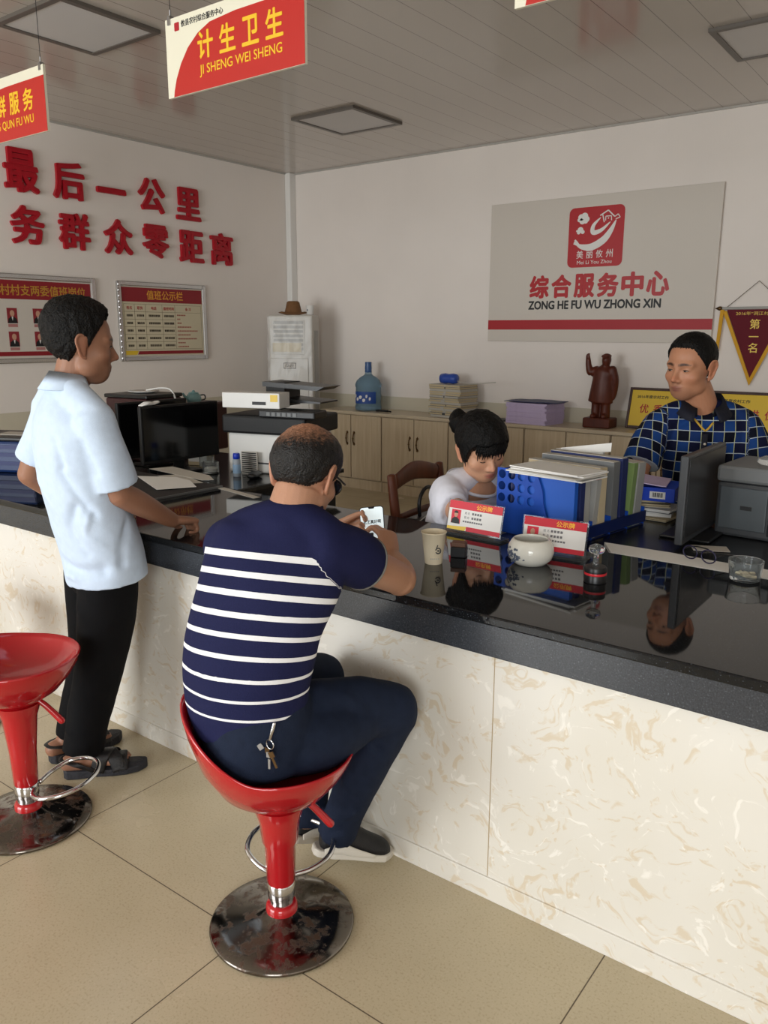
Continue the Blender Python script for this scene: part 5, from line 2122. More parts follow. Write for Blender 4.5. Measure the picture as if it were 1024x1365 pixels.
# ------------------------------------------------------------------ 1. man standing at the counter, light blue shirt
def standing_man():
    t = person('standing person in light blue shirt and black trousers at the counter', (-2.46, 1.55, 0))
    H = Head((-2.397, 1.548, 1.540), (.40, .917), R(6), 0, 1.04)
    lat = np.array((.97, -.24, 0))
    S = (146, 106, 84)
    g = G()
    H.add(g)
    # neck, torso (under the clothes), arms, legs, feet: one skin
    limb(g, [(-2.432, 1.505, 1.36), (-2.422, 1.515, 1.42), (-2.405, 1.535, 1.50)], [(.056, .058), (.053, .057), (.053, .060)], lat, caps=(.3, .3))
    limb(g, [(-2.44, 1.58, .76), (-2.44, 1.55, .95), (-2.44, 1.52, 1.2), (-2.435, 1.505, 1.37)], [(.13, .09), (.13, .09), (.15, .09), (.08, .06)], lat)
    Rs, Re, Rw = np.array((-2.262, 1.492, 1.300)), np.array((-2.262, 1.560, 1.058)), np.array((-2.306, 1.800, .918))
    Ls, Le, Lw = np.array((-2.600, 1.535, 1.300)), np.array((-2.705, 1.500, 1.085)), np.array((-2.720, 1.735, .915))
    limb(g, [Rs, Rs * .5 + Re * .5, Re], [.052, .046, .041], lat)
    limb(g, [Re, Re * .65 + Rw * .35 + (.004, 0, .0), Rw], [.042, .042, .027], lat)
    limb(g, [Ls, Ls * .5 + Le * .5, Le], [.052, .046, .040], lat)
    limb(g, [Le, Le * .65 + Lw * .35, Lw], [.041, .041, .027], lat)
    hand(g, Rw, (.0, .97, -.18), (-.1, .18, .95), (-1, 0, 0), (1.15, 1.2, 1.2, 1.15), .9, 1.05, .02)
    hand(g, Lw, (.35, .92, -.12), (0, .12, 1), (1, 0, 0), (.25, .2, .2, .25), .3, 1.0)
    hipR, kneeR, ankR = np.array((-2.37, 1.57, .80)), np.array((-2.415, 1.535, .44)), np.array((-2.475, 1.475, .085))
    hipL, kneeL, ankL = np.array((-2.52, 1.60, .80)), np.array((-2.555, 1.60, .44)), np.array((-2.625, 1.525, .085))
    for h, k, a in ((hipR, kneeR, ankR), (hipL, kneeL, ankL)):
        limb(g, [h, k, a], [.07, .052, .036], lat)
    for heel, toe, a in (((-2.507, 1.435, .035), (-2.362, 1.628, .032), ankR), ((-2.645, 1.460, .035), (-2.605, 1.690, .032), ankL)):
        heel, toe = np.array(heel), np.array(toe)
        d = (toe - heel) / np.linalg.norm(toe - heel)
        sd = np.array((d[1], -d[0], 0))
        limb(g, [heel + (0, 0, .018), heel + d * .045 + (0, 0, .022), heel + d * .10 + (0, 0, .026), heel + d * .165 + (0, 0, .014), heel + d * .185 + (0, 0, .012)], [(.031, .030), (.034, .034), (.036, .030), (.044, .018), (.044, .015)], sd, 18)
        limb(g, [a + (0, 0, .03), heel + d * .045 + (0, 0, .03)], [.036, .036], sd)
        for q in range(5):
            o = (q - 2) * .0165
            ln = (.034, .034, .03, .026, .02)[q if heel[0] < -2.6 else q]
            p = heel + d * (.178 - abs(q - 1) * .005) + sd * o * (-1 if heel[0] > -2.6 else 1) * -1 + (0, 0, .012)
            limb(g, [p, p + d * ln * .6, p + d * ln], [.0085 if q else .0115, .0085 if q else .011, .007], sd, 10, 3)
    body_mesh(t, g, H, S, (120, 66, 58), stubble=.15)
    H.eyes(t, .8)

    def line(az):
        return np.interp(az, [0, .7, 1.15, 1.45, 1.75, 2.0, 2.4, math.pi], [.082, .078, .035, -.012, .012, -.03, -.062, -.068])

    def thick(D, P, az):
        top = np.clip((D[:, 2] - .2) / .6, 0, 1)
        return .010 + .016 * top + .006 * np.clip(-D[:, 1], 0, 1)
    H.hair(t, line, thick, M['hair'], .0045, 80)

    # shirt
    sm = cloth_material('light_blue_shirt', (196, 212, 232), .75)
    spine = [(-2.428, 1.600, .735), (-2.432, 1.588, .84), (-2.440, 1.552, 1.0), (-2.446, 1.520, 1.18), (-2.442, 1.512, 1.30), (-2.434, 1.506, 1.392)]
    g = G()
    limb(g, spine, [(.172, .136), (.176, .134), (.176, .128), (.182, .122), (.178, .105), (.070, .070)], lat, 40, 6, (0, .2))
    limb(g, [(-2.60, 1.525, 1.325), (-2.52, 1.510, 1.372), (-2.436, 1.498, 1.40), (-2.345, 1.490, 1.368), (-2.27, 1.492, 1.325)], [.05, .052, .055, .052, .05], (0, 1, 0), 24)
    limb(g, [Rs + (-.015, 0, .008), Rs * .55 + Re * .45, Rs * .12 + Re * .88 + (0, 0, .0)], [.066, .066, .072], lat, 28, 6, (.8, 0))
    limb(g, [Ls + (.015, 0, .008), Ls * .55 + Le * .45, Ls * .25 + Le * .75], [.064, .064, .068], lat, 28, 6, (.8, 0))
    nrm = (-.5, -.8, 0)
    ridges = [
        ([(-2.62, 1.43, .98), (-2.55, 1.43, .86), (-2.43, 1.45, .80), (-2.30, 1.50, .80)], .022, -0.0162),
        ([(-2.60, 1.42, .93), (-2.52, 1.42, .83), (-2.40, 1.45, .77)], .018, 0.0135),
        ([(-2.33, 1.43, 1.02), (-2.36, 1.42, .93), (-2.32, 1.45, .86)], .018, -0.0149),
        ([(-2.29, 1.46, 1.00), (-2.31, 1.45, .93), (-2.26, 1.50, .88)], .013, 0.0108),
        ([(-2.50, 1.40, 1.10), (-2.42, 1.40, 1.02), (-2.36, 1.42, .96)], .02, 0.0081),
        ([(-2.35, 1.40, 1.14), (-2.31, 1.43, 1.06), (-2.29, 1.47, 1.0)], .016, -0.0135),
        ([(-2.36, 1.41, 1.24), (-2.34, 1.41, 1.16)], .012, -0.0135),
        ([(-2.27, 1.45, 1.24), (-2.25, 1.47, 1.14)], .014, -0.0068),
        ([(-2.25, 1.62, 1.0), (-2.27, 1.56, .90), (-2.26, 1.55, .82)], .016, -0.0135),
        ([(-2.28, 1.55, .84), (-2.36, 1.49, .79), (-2.45, 1.46, .77)], .014, 0.0095)]
    garment('shirt', t, g, sm, .007, 4, ridges, .0035, 8)
    # collar
    g = G()
    n = 40
    a = np.linspace(R(-205), R(25), n)   # opens at the front
    rs0, rs1, rs2 = [], [], []
    f = np.array((.14, .99, 0))
    for q in a:
        c = np.array((-2.428, 1.508, 0))
        ex, ey = lat, np.array((.24, .97, 0))
        o = ex * math.cos(q) + ey * math.sin(q)
        up = 1.435 + .018 * math.sin(-q - .2) * 1
        bk = .5 - .5 * math.sin(q)
        rs0.append(c + o * .070 + (0, 0, 1.395))
        rs1.append(c + o * (.068 - .004 * bk) + (.004, .006, 1.432 + .022 * bk))
        rs2.append(c + o * .092 + (0, 0, 1.394 + .004 * bk))
    vs = np.array(rs0 + rs1 + rs2)
    F = []
    for k in range(n - 1):
        F += [(k, k + 1, n + k + 1, n + k), (n + k, n + k + 1, 2 * n + k + 1, 2 * n + k)]
    g.add(vs, F)
    o = obj('collar', g, sm, t, world=True, smooth=True)
    md = o.modifiers.new('thick', 'SOLIDIFY')
    md.thickness = .004
    # side seam of dark stitches
    pts = [(-2.258, 1.520, 1.00), (-2.258, 1.530, .92), (-2.256, 1.555, .84), (-2.252, 1.575, .76)]
    # trousers
    tm = cloth_material('black_trousers', (13, 13, 15), .8)
    g = G()
    limb(g, [(-2.435, 1.590, .70), (-2.435, 1.590, .80), (-2.437, 1.585, .90)], [(.138, .105), (.140, .108), (.135, .10)], lat, 36, 6, (.3, .3))
    limb(g, [(-2.375, 1.572, .80), (-2.385, 1.56, .62), (-2.415, 1.535, .43), (-2.452, 1.50, .24), (-2.475, 1.478, .095)], [(.080, .102), (.084, .102), (.076, .088), (.068, .078), (.062, .074)], lat, 28, 6, (.4, 0))
    limb(g, [(-2.51, 1.60, .80), (-2.525, 1.605, .62), (-2.555, 1.60, .43), (-2.59, 1.565, .24), (-2.620, 1.535, .085)], [(.080, .102), (.084, .102), (.076, .088), (.068, .078), (.062, .072)], lat, 28, 6, (.4, 0))
    ridges = [([(-2.40, 1.46, .66), (-2.33, 1.52, .60)], .02, .008), ([(-2.41, 1.47, .42), (-2.35, 1.51, .46)], .016, .007), ([(-2.47, 1.42, .2), (-2.42, 1.46, .14)], .014, .006)]
    garment('trousers', t, g, tm, .007, 3, ridges, .004, 9)
    # sandals
    for heel, toe, lb in (((-2.517, 1.420, 0), (-2.342, 1.653, 0), 'R'), ((-2.648, 1.443, 0), (-2.603, 1.725, 0), 'L')):
        heel, toe = np.array(heel), np.array(toe)
        L = np.linalg.norm(toe - heel)
        d = (toe - heel) / L
        sd = np.array((d[1], -d[0], 0))
        g = G()
        prof = [(0, .012), (.012, .028), (.05, .034), (.11, .034), (.17, .044), (.22, .046), (.26, .036), (L - .006, .016), (L, .006)]
        ring = [heel + d * x + sd * w for x, w in prof] + [heel + d * x - sd * w for x, w in prof[::-1]]
        n = len(ring)
        lo, hi = [], []
        for k, p in enumerate(ring):
            x = (p - heel) @ d
            zt = .030 + .008 * math.exp(-x / .05) - .006 * (x / L) + (.010 if x > L - .03 else 0)
            lo.append(p + (0, 0, .001))
            hi.append(p + (0, 0, zt))
        g.add(lo + hi, [tuple(range(n - 1, -1, -1)), tuple(range(n, 2 * n))] + [(k, (k + 1) % n, n + (k + 1) % n, n + k) for k in range(n)])
        sh = obj('sandal', g, M['sole'], t, world=True, bevel=.004)

        def strap(pts, w, th=.0035):
            gg = G()
            limb(gg, [heel + d * x + sd * y * 1.06 + np.array((0, 0, z + (.010 if z > .04 else 0))) for x, y, z in pts], [(w, th)] * len(pts), d, 12, 6, (.2, .2))
            obj('strap', gg, M['sandal'], sh, world=True, smooth=True)
        strap([(.185, -.046, .025), (.170, -.030, .060), (.155, 0, .078), (.135, .030, .066), (.115, .040, .025)], .025)
        strap([(.115, -.040, .025), (.135, -.030, .064), (.160, 0, .076), (.180, .030, .058), (.195, .046, .025)], .024)
        strap([(.205, -.047, .025), (.205, -.026, .050), (.205, 0, .056), (.205, .026, .050), (.205, .047, .025)], .018)
        strap([(.11, -.040, .03), (.05, -.043, .055), (.004, -.02, .062), (-.004, 0, .064), (.004, .02, .062), (.05, .043, .055), (.11, .040, .03)], .009, .003)


M['sandal'] = mat('black_sandal_leather', (20, 18, 19), .5, bump=.2, bscale=120)


# ------------------------------------------------------------------ 2. man on the red stool, striped shirt
def stripe_material():
    m = cloth_material('navy_striped_shirt', (30, 32, 66), .8)
    N = NT(m)
    v = N.attr('pv').outputs['Fac']
    # v: 0 at hem, rising; stripes repeat every .052
    per = .046
    k = N.math('DIVIDE', v, per)
    fr = N.math('FRACT', k)
    w = N.math('MULTIPLY_ADD', v, .62, .09)      # stripe share: thin at the hem, wide at the chest
    d = N.math('ABSOLUTE', N.math('SUBTRACT', fr, .5))
    s = N.math('LESS_THAN', d, N.math('MULTIPLY', w, .5))
    lim = N.math('MULTIPLY', N.math('GREATER_THAN', v, .03), N.math('LESS_THAN', v, .448))
    s = N.math('MULTIPLY', s, lim)
    n = N.noise(N.objco(), 300, 2)
    navy = N.mix(n, lin((24, 26, 58)), lin((33, 36, 72)))
    c = N.mix(s, navy, lin((228, 228, 230)))
    N.link(c, N.b.inputs['Base Color'])
    return m


def seated_man():
    t = person('person in navy striped T-shirt on the red stool, holding a phone', (-1.37, 1.36, 0))
    H = Head((-1.360, 1.478, 1.232), (-.22, .975), R(26), R(-4), .99)
    lat = np.array((.955, .295, 0))
    S = (176, 132, 106)
    g = G()
    H.add(g)
    limb(g, [(-1.357, 1.408, 1.09), (-1.357, 1.428, 1.14), (-1.358, 1.455, 1.195)], [(.072, .066), (.067, .064), (.062, .066)], lat, caps=(.3, .3))
    limb(g, [(-1.42, 1.36, .62), (-1.41, 1.345, .78), (-1.385, 1.375, .98), (-1.355, 1.41, 1.11)], [(.13, .1), (.13, .1), (.14, .09), (.08, .06)], lat)
    Rs, Re, Rw = np.array((-1.245, 1.445, 1.065)), np.array((-1.250, 1.735, .915)), np.array((-1.352, 1.838, .932))
    Ls, Le, Lw = np.array((-1.525, 1.355, 1.045)), np.array((-1.625, 1.64, .915)), np.array((-1.590, 1.820, .968))
    limb(g, [Rs, Rs * .5 + Re * .5, Re], [.056, .050, .045], lat)
    limb(g, [Re, Re * .68 + Rw * .32, Rw], [.048, .047, .030], (0, 0, 1))
    limb(g, [Ls, Ls * .5 + Le * .5, Le], [.056, .050, .044], lat)
    limb(g, [Le, Le * .65 + Lw * .35, Lw], [.044, .044, .029], (0, 0, 1))
    hand(g, Rw, (-.50, .35, .79), (.80, -.05, .45), (-.3, -.7, .4), (.75, .8, .85, .9), .35, .98, .03, thumb_dir=(-.70, -.25, .62))
    hand(g, Lw, (.78, .58, .18), (-.35, .70, -.60), (.0, -.3, .95), (.55, .6, .65, .7), .35, 1.0, .03, thumb_dir=(.80, .30, .50))
    hipR, kneeR, ankR = np.array((-1.345, 1.41, .61)), np.array((-1.215, 1.665, .565)), np.array((-1.385, 1.610, .15))
    hipL, kneeL, ankL = np.array((-1.49, 1.40, .61)), np.array((-1.500, 1.690, .575)), np.array((-1.492, 1.605, .15))
    SHOES = (((-1.432, 1.572, .072), (-1.300, 1.762, .014)), ((-1.530, 1.572, .072), (-1.480, 1.755, .014)))
    for (h, k, a), (he, to) in zip(((hipR, kneeR, ankR), (hipL, kneeL, ankL)), SHOES):
        limb(g, [h, k], [.078, .058], lat)
        limb(g, [k, k * .6 + a * .4, a], [.055, .055, .036], lat)
        he, to = np.array(he), np.array(to)
        limb(g, [a, he * .72 + to * .28 + (0, 0, .06), he * .35 + to * .65 + (0, 0, .036)], [.033, .030, .022], lat)
    body_mesh(t, g, H, S, stubble=.1)

    def bald(D):
        c = np.array((-.12, -.42, .90))
        c = c / np.linalg.norm(c)
        a = np.arccos(np.clip(D @ c, -1, 1))
        return a

    def line(az):
        return np.interp(az, [0, .6, 1.0, 1.4, 1.7, 2.0, 2.4, math.pi], [.13, .12, .05, -.012, .018, -.024, -.046, -.050])

    def thick(D, P, az):
        a = bald(D)
        return .0035 + .009 * np.clip((a - .42) / .55, 0, 1)

    def colfn(D, P, nz):
        a = bald(D)
        st = np.array([noise.noise(Vector((float(p[0] * 240), float(p[1] * 60), float(p[2] * 240)))) for p in P])
        den = np.clip((a - .22) / .55 + st * .42, 0, 1)[:, None]
        edge = np.clip((.0 - P[:, 2] - .035) / .02, 0, 1)[:, None] * .25
        den = np.clip(den - edge, 0, 1)
        return np.array(lin((176, 126, 98))[:3]) * (1 - den) + np.array(lin((18, 16, 16))[:3]) * den
    hm = mat('thinning_hair', (20, 18, 18), .45, spec=.4, bump=.5, bscale=220)
    N = NT(hm)
    N.link(N.attr('Col').outputs['Color'], N.b.inputs['Base Color'])
    H.hair(t, line, thick, hm, .0022, 90, .016, colfn)
    # glasses
    g = G()
    for s in (-1, 1):
        tube(g, [H.w((s * .080, -.012, .010)), H.w((s * .080, .03, .010)), H.w((s * .074, .084, .008))], .0026, 8, 4)
        pts = [H.w((s * .036 + .031 * math.cos(a), .092 - .012 * abs(math.cos(a)) * (s * math.cos(a) > 0), -.004 + .021 * math.sin(a))) for a in np.linspace(0, 2 * np.pi, 25)]
        tube(g, pts, .003, 8, 1, True)
    tube(g, [H.w((-.008, .094, .004)), H.w((0, .097, .007)), H.w((.008, .094, .004))], .0024, 8, 3)
    gl = obj('spectacles', g, M['black'], t, world=True, smooth=True)
    for s in (-1, 1):
        g = G()
        P = [H.w((s * .036 + .029 * math.cos(a), .090 - .011 * abs(math.cos(a)) * (s * math.cos(a) > 0), -.004 + .019 * math.sin(a))) for a in np.linspace(0, 2 * np.pi, 20, endpoint=False)]
        Q = [p + H.A[:, 1] * .002 for p in P]
        rings(g, [P, Q])
        obj('lens', g, mat('dark_lens', (40, 50, 62), .05, trans=.5, ior=1.3), gl, world=True)
    # shirt
    sm = stripe_material()
    spine = [(-1.396, 1.308, .605), (-1.412, 1.305, .70), (-1.410, 1.312, .79), (-1.397, 1.340, .90), (-1.380, 1.375, 1.00), (-1.362, 1.402, 1.075), (-1.355, 1.415, 1.135)]
    g = G()
    limb(g, spine, [(.154, .128), (.166, .128), (.172, .130), (.175, .128), (.185, .120), (.17, .095), (.080, .074)], lat, 44, 6, (0, .2))
    limb(g, [Ls + (.01, .01, .015), (-1.45, 1.382, 1.095), (-1.355, 1.405, 1.125), (-1.275, 1.432, 1.098), Rs + (-.01, -.01, .010)], [.060, .060, .062, .060, .060], (0, 1, 0), 24)
    limb(g, [Rs + (-.02, -.02, .005), Rs * .78 + Re * .22 + (0, 0, .002), Rs * .56 + Re * .44], [.074, .074, .071], lat, 28, 6, (.8, 0))
    limb(g, [Ls + (.02, 0, .005), Ls * .6 + Le * .4 + (0, 0, .002), Ls * .40 + Le * .60], [.076, .078, .074], lat, 28, 6, (.8, 0))
    me = fuse(g, .007, 5)
    ridges = [([(-1.56, 1.25, .70), (-1.45, 1.20, .66), (-1.33, 1.26, .66)], .02, .008), ([(-1.57, 1.27, .66), (-1.44, 1.20, .625), (-1.32, 1.26, .63)], .014, -.008),
              ([(-1.27, 1.40, .85), (-1.25, 1.44, .78), (-1.28, 1.42, .70)], .018, -.012), ([(-1.24, 1.42, .98), (-1.27, 1.36, .92), (-1.33, 1.28, .88)], .02, .006),
              ([(-1.24, 1.38, 1.02), (-1.30, 1.32, .96)], .02, -.007), ([(-1.50, 1.30, 1.05), (-1.46, 1.29, .95)], .02, -.006), ([(-1.25, 1.45, 1.08), (-1.22, 1.55, 1.03)], .018, -.007)]
    folds(me, ridges, .0035, 8)
    V = getv(me)
    cc = np.array(spine[0])
    flat = lambda Q: Q - np.outer((Q - cc) @ lat, lat)
    v, _ = spine_coord(flat(V), flat(np.array(spine)))
    _, dR = spine_coord2(V, np.array([Rs + (.02, .02, 0), Re]))
    _, dL = spine_coord2(V, np.array([Ls + (-.02, .02, 0), Le]))
    rel = (V - np.array((-1.385, 1.36, 0))) @ lat
    arm = ((dR < .098) & (rel > .150)) | ((dL < .098) & (rel < -.165))
    v = np.where(arm, .47, v)
    put_f(me, 'pv', v)
    obj('shirt', me, sm, t, world=True)
    # grey piping on the sleeve hem
    for s_, e_ in ((Rs, Re),):
        ax = (e_ - s_) / np.linalg.norm(e_ - s_)
        c = s_ * .565 + e_ * .435
        a0 = lat - (lat @ ax) * ax
        a0 /= np.linalg.norm(a0)
        b0 = np.cross(ax, a0)
        tube_pts = [c + (a0 * math.cos(q) + b0 * math.sin(q)) * .0705 for q in np.linspace(0, 2 * np.pi, 25)]
        obj('sleeve_piping', tube(G(), tube_pts, .0028, 8, 2, True), mat('grey_piping', (120, 116, 110), .7), t, world=True, smooth=True)
    g = tube(G(), [np.array((-1.354, 1.420, 1.148)) + lat * .074 * math.cos(q) + np.array((-.29, .95, .35)) * .068 * math.sin(q) for q in np.linspace(0, 2 * np.pi, 25)], .006, 8, 2, True)
    obj('neckband', g, mat('navy_rib', (24, 26, 56), .8), t, world=True, smooth=True)
    # jeans
    jm = cloth_material('dark_blue_jeans', (28, 36, 54), .8, .25, 500, .12)
    g = G()
    limb(g, [(-1.385, 1.315, .525), (-1.385, 1.312, .60), (-1.400, 1.312, .675)], [(.138, .128), (.146, .134), (.148, .118)], lat, 36, 6, (.3, .2))
    limb(g, [hipR + (0, -.03, -.005), (-1.285, 1.53, .595), kneeR + (.004, .0, -.002)], [(.092, .082), (.088, .078), (.072, .070)], (0, 0, 1), 28, 6, (.5, .9))
    limb(g, [kneeR + (0, 0, -.01), kneeR * .62 + ankR * .38 + (.0, -.01, 0), kneeR * .25 + ankR * .75, ankR + (0, 0, -.015)], [(.070, .072), (.068, .074), (.060, .066), (.058, .066)], lat, 28, 6, (.9, 0))
    limb(g, [(-1.335, 1.32, .565), (-1.275, 1.42, .560), (-1.245, 1.54, .565)], [.085, .085, .062], (0, 0, 1), 24)
    limb(g, [hipL + (0, -.03, 0), (-1.50, 1.55, .60), kneeL], [(.092, .082), (.088, .078), (.070, .070)], (0, 0, 1), 28, 6, (.5, .9))
    limb(g, [kneeL + (0, 0, -.01), kneeL * .62 + ankL * .38, kneeL * .25 + ankL * .75, ankL + (0, 0, -.015)], [(.068, .070), (.066, .070), (.058, .064), (.056, .064)], lat, 28, 6, (.8, 0))
    ridges = [([(-1.30, 1.42, .66), (-1.27, 1.45, .60), (-1.28, 1.46, .55)], .016, -.010), ([(-1.32, 1.40, .67), (-1.30, 1.42, .60)], .012, .009), ([(-1.24, 1.49, .66), (-1.21, 1.54, .58)], .016, .008),
              ([(-1.26, 1.60, .50), (-1.20, 1.58, .47)], .014, -.010), ([(-1.31, 1.56, .36), (-1.27, 1.60, .40)], .014, .008), ([(-1.36, 1.54, .22), (-1.30, 1.58, .25)], .012, .008), ([(-1.38, 1.53, .17), (-1.33, 1.56, .19)], .010, -.007)]
    jo = garment('jeans', t, g, jm, .007, 3, ridges, .004, 10)
    # shoes
    for k, (heel, toe) in enumerate(SHOES):
        heel, toe = np.array(heel), np.array(toe)
        d = (toe - heel)
        L = np.linalg.norm(d)
        d /= L
        sd = np.cross(d, (0, 0, 1.0))
        sd /= np.linalg.norm(sd)
        up = np.cross(sd, d)
        g = G()

        def q(x, y, z):
            return heel + d * x + sd * y + up * z
        limb(g, [q(.02, 0, .055), q(.08, 0, .055), q(.15, 0, .038), q(.20, 0, .028), q(L - .02, 0, .022)], [(.034, .045), (.037, .045), (.041, .034), (.042, .026), (.030, .020)], sd, 24, 6, (.6, .7))
        limb(g, [q(.045, 0, .05), q(.050, 0, .085), (ankR, ankL)[k] + (0, 0, .01)], [(.036, .046), (.040, .048), (.043, .046)], sd, 20, 4, (.2, .1))
        sh = obj('shoe', fuse(g, .006, 3), M['shoe_black'], t, world=True)
        g = G()
        prof = [(-.012, .014), (0, .028), (.05, .036), (.11, .037), (.17, .045), (.21, .044), (L - .01, .030), (L + .008, .012)]
        ring = [q(x, y, 0) for x, y in prof] + [q(x, -y, 0) for x, y in prof[::-1]]
        n = len(ring)
        g.add([p for p in ring] + [p + up * .024 for p in ring], [tuple(range(n - 1, -1, -1)), tuple(range(n, 2 * n))] + [(a, (a + 1) % n, n + (a + 1) % n, n + a) for a in range(n)])
        obj('sole', g, M['shoe_white'], sh, world=True, bevel=.006)
        g = G()
        for s in (-1, 1):
            limb(g, [q(.015, s * .035, .025), q(.06, s * .041, .04), q(.11, s * .043, .03), q(.17, s * .046, .022)], [(.010, .004), (.016, .004), (.013, .004), (.006, .003)], up, 12, 5, (.4, .4))
        obj('white_panel', g, M['shoe_white'], sh, world=True, smooth=True)


M['shoe_black'] = mat('black_shoe', (20, 20, 23), .5, bump=.2, bscale=200)
M['shoe_white'] = mat('white_shoe_rubber', (206, 200, 188), .5)


# ------------------------------------------------------------------ 3. woman seated behind the counter
def seated_woman():
    t = person('seated person in loose white top, black hair in a bun, looking down', (-1.66, 2.86, 0))
    H = Head((-1.590, 2.752, 1.135), (.86, -.51), R(22), R(-8), 1.04, wide=1.03)
    f = np.array((.96, -.28, 0))
    lat = np.array((-.28, -.96, 0))     # her right
    S = (196, 148, 118)
    g = G()
    H.add(g)
    limb(g, [(-1.655, 2.800, .97), (-1.640, 2.793, 1.03), (-1.607, 2.772, 1.09)], [(.056, .056), (.050, .052), (.050, .056)], lat, caps=(.3, .3))
    limb(g, [(-1.71, 2.84, .50), (-1.70, 2.83, .70), (-1.67, 2.81, .90), (-1.655, 2.80, 1.00)], [(.13, .1), (.12, .09), (.14, .085), (.075, .06)], lat)
    Rs, Re, Rw = np.array((-1.675, 2.640, .955)), np.array((-1.560, 2.540, .915)), np.array((-1.400, 2.685, .895))
    Ls, Le, Lw = np.array((-1.595, 2.965, .955)), np.array((-1.42, 3.06, .915)), np.array((-1.325, 2.84, .895))
    limb(g, [Rs, (Rs + Re) / 2, Re], [.05, .046, .042], (0, 0, 1))
    limb(g, [Re, Re * .65 + Rw * .35, Rw], [.042, .040, .025], (0, 0, 1))
    limb(g, [Ls, (Ls + Le) / 2, Le], [.05, .046, .04], (0, 0, 1))
    limb(g, [Le, Le * .65 + Lw * .35, Lw], [.04, .039, .025], (0, 0, 1))
    hand(g, Rw, (.85, .45, -.1), (0, 0, 1), (0, 1, .3), (.55, .6, .65, .7), .4, .92, .05)
    hand(g, Lw, (.65, -.75, -.1), (0, 0, 1), (-.6, -.5, .2), (.3, .3, .3, .3), .3, .92, .08)
    for s in (-1, 1):
        h = np.array((-1.70, 2.84, .52)) + lat * s * .09
        k = h + f * .40 + lat * s * .03 + (0, 0, .0)
        a = np.array((k[0] - .03, k[1], .08))
        limb(g, [h, (h + k) / 2, k], [.08, .072, .055], lat)
        limb(g, [k, k * .6 + a * .4, a], [.054, .05, .035], lat)
        limb(g, [a, a + (0, 0, -.04), a + f * .12 + (0, 0, -.055)], [.034, .034, .024], lat)
    limb(g, [(-1.672, 2.805, .91), (-1.650, 2.800, .965), (-1.640, 2.797, 1.0)], [(.12, .070), (.112, .086), (.075, .066)], lat, 28, 6, (.2, .3))
    body_mesh(t, g, H, S, (172, 92, 86), voxel=.0034)
    for s in (-1, 1):     # closed, downcast lids
        w = 1.02
        c = np.array((s * .031 * w, .0690, -.0035))
        P = [(c[0] - .0135, c[1] + .005, c[2]), (c[0] - .007, c[1] + .0118, c[2] - .0028), (c[0], c[1] + .0138, c[2] - .0036), (c[0] + .007, c[1] + .0118, c[2] - .0028), (c[0] + .0135, c[1] + .005, c[2])]
        obj('lash_line', tube(G(), [H.w(p) for p in P], .0013, 8, 5), M['iris'], t, world=True, smooth=True)

    def line(az):
        return np.interp(az, [0, .35, .7, .95, 1.2, 1.5, 1.72, 1.95, 2.4, math.pi], [.050, .044, .044, .022, -.030, -.040, .010, -.035, -.055, -.05])

    def thick(D, P, az):
        fr = np.clip(D[:, 1], 0, 1)
        return .016 + .010 * np.clip(D[:, 2], 0, 1) + .006 * fr
    ho = H.hair(t, line, thick, M['hair'], .004, 60, .012)
    # bun and loose bangs belong to the hair
    g = G()
    limb(g, [H.w((0.02, -.085, .038)), H.w((.030, -.122, .052)), H.w((.034, -.142, .062))], [.040, .050, .038], H.A[:, 0], 24)
    me = g.mesh('bun')
    V = getv(me)
    Nn = normals(me)
    V += Nn * np.array([noise.noise(Vector(v * 55)) * .008 for v in V])[:, None]
    setv(me, V)
    obj('bun', me, M['hair'], ho, world=True, smooth=True)
    g = G()
    r6 = random.Random(9)
    for k in range(22):
        x = -.062 + k * .0058
        z1 = .026 + r6.uniform(-.014, .012) - .012 * abs(x) / .06
        yy = math.sqrt(max(.0001, 1 - (x / .085) ** 2))
        limb(g, [H.w((x * .8, .080 * yy + .012, .075)), H.w((x, .098 * yy + .004, .042)), H.w((x * 1.03 + r6.uniform(-.006, .006), .097 * yy + .002, z1))], [(.006, .004), (.0055, .003), (.001, .001)], H.A[:, 0], 8, 4)
    for s in (-1, 1):
        limb(g, [H.w((s * .078, .02, .04)), H.w((s * .083, .026, .0)), H.w((s * .077, .030, -.045))], [(.010, .005), (.008, .004), (.001, .001)], H.A[:, 1], 8, 4)
    obj('bangs', g, M['hair'], ho, world=True, smooth=True)
    # top
    wm = cloth_material('white_top', (224, 224, 234), .8)
    g = G()
    limb(g, [(-1.715, 2.84, .50), (-1.71, 2.84, .62), (-1.695, 2.825, .76), (-1.676, 2.810, .88), (-1.672, 2.806, .935)], [(.18, .15), (.19, .155), (.195, .15), (.185, .128), (.145, .105)], lat, 36, 6, (.1, .15))
    limb(g, [Rs + (0, .01, .01), (-1.665, 2.72, 1.0), (-1.65, 2.80, 1.005), (-1.62, 2.89, 1.0), Ls + (0, -.01, .01)], [.062, .058, .055, .058, .062], (1, 0, 0), 24)
    limb(g, [Rs + (-.01, .02, 0), (Rs + Re) / 2 + (-.01, 0, -.01), Rs * .22 + Re * .78 + (0, .0, -.005)], [(.085, .075), (.088, .074), (.070, .064)], (0, 0, 1), 28, 6, (.8, 0))
    limb(g, [Ls + (-.01, -.02, 0), (Ls + Le) / 2, Ls * .15 + Le * .85], [(.078, .072), (.08, .07), (.068, .062)], (0, 0, 1), 28, 6, (.8, 0))
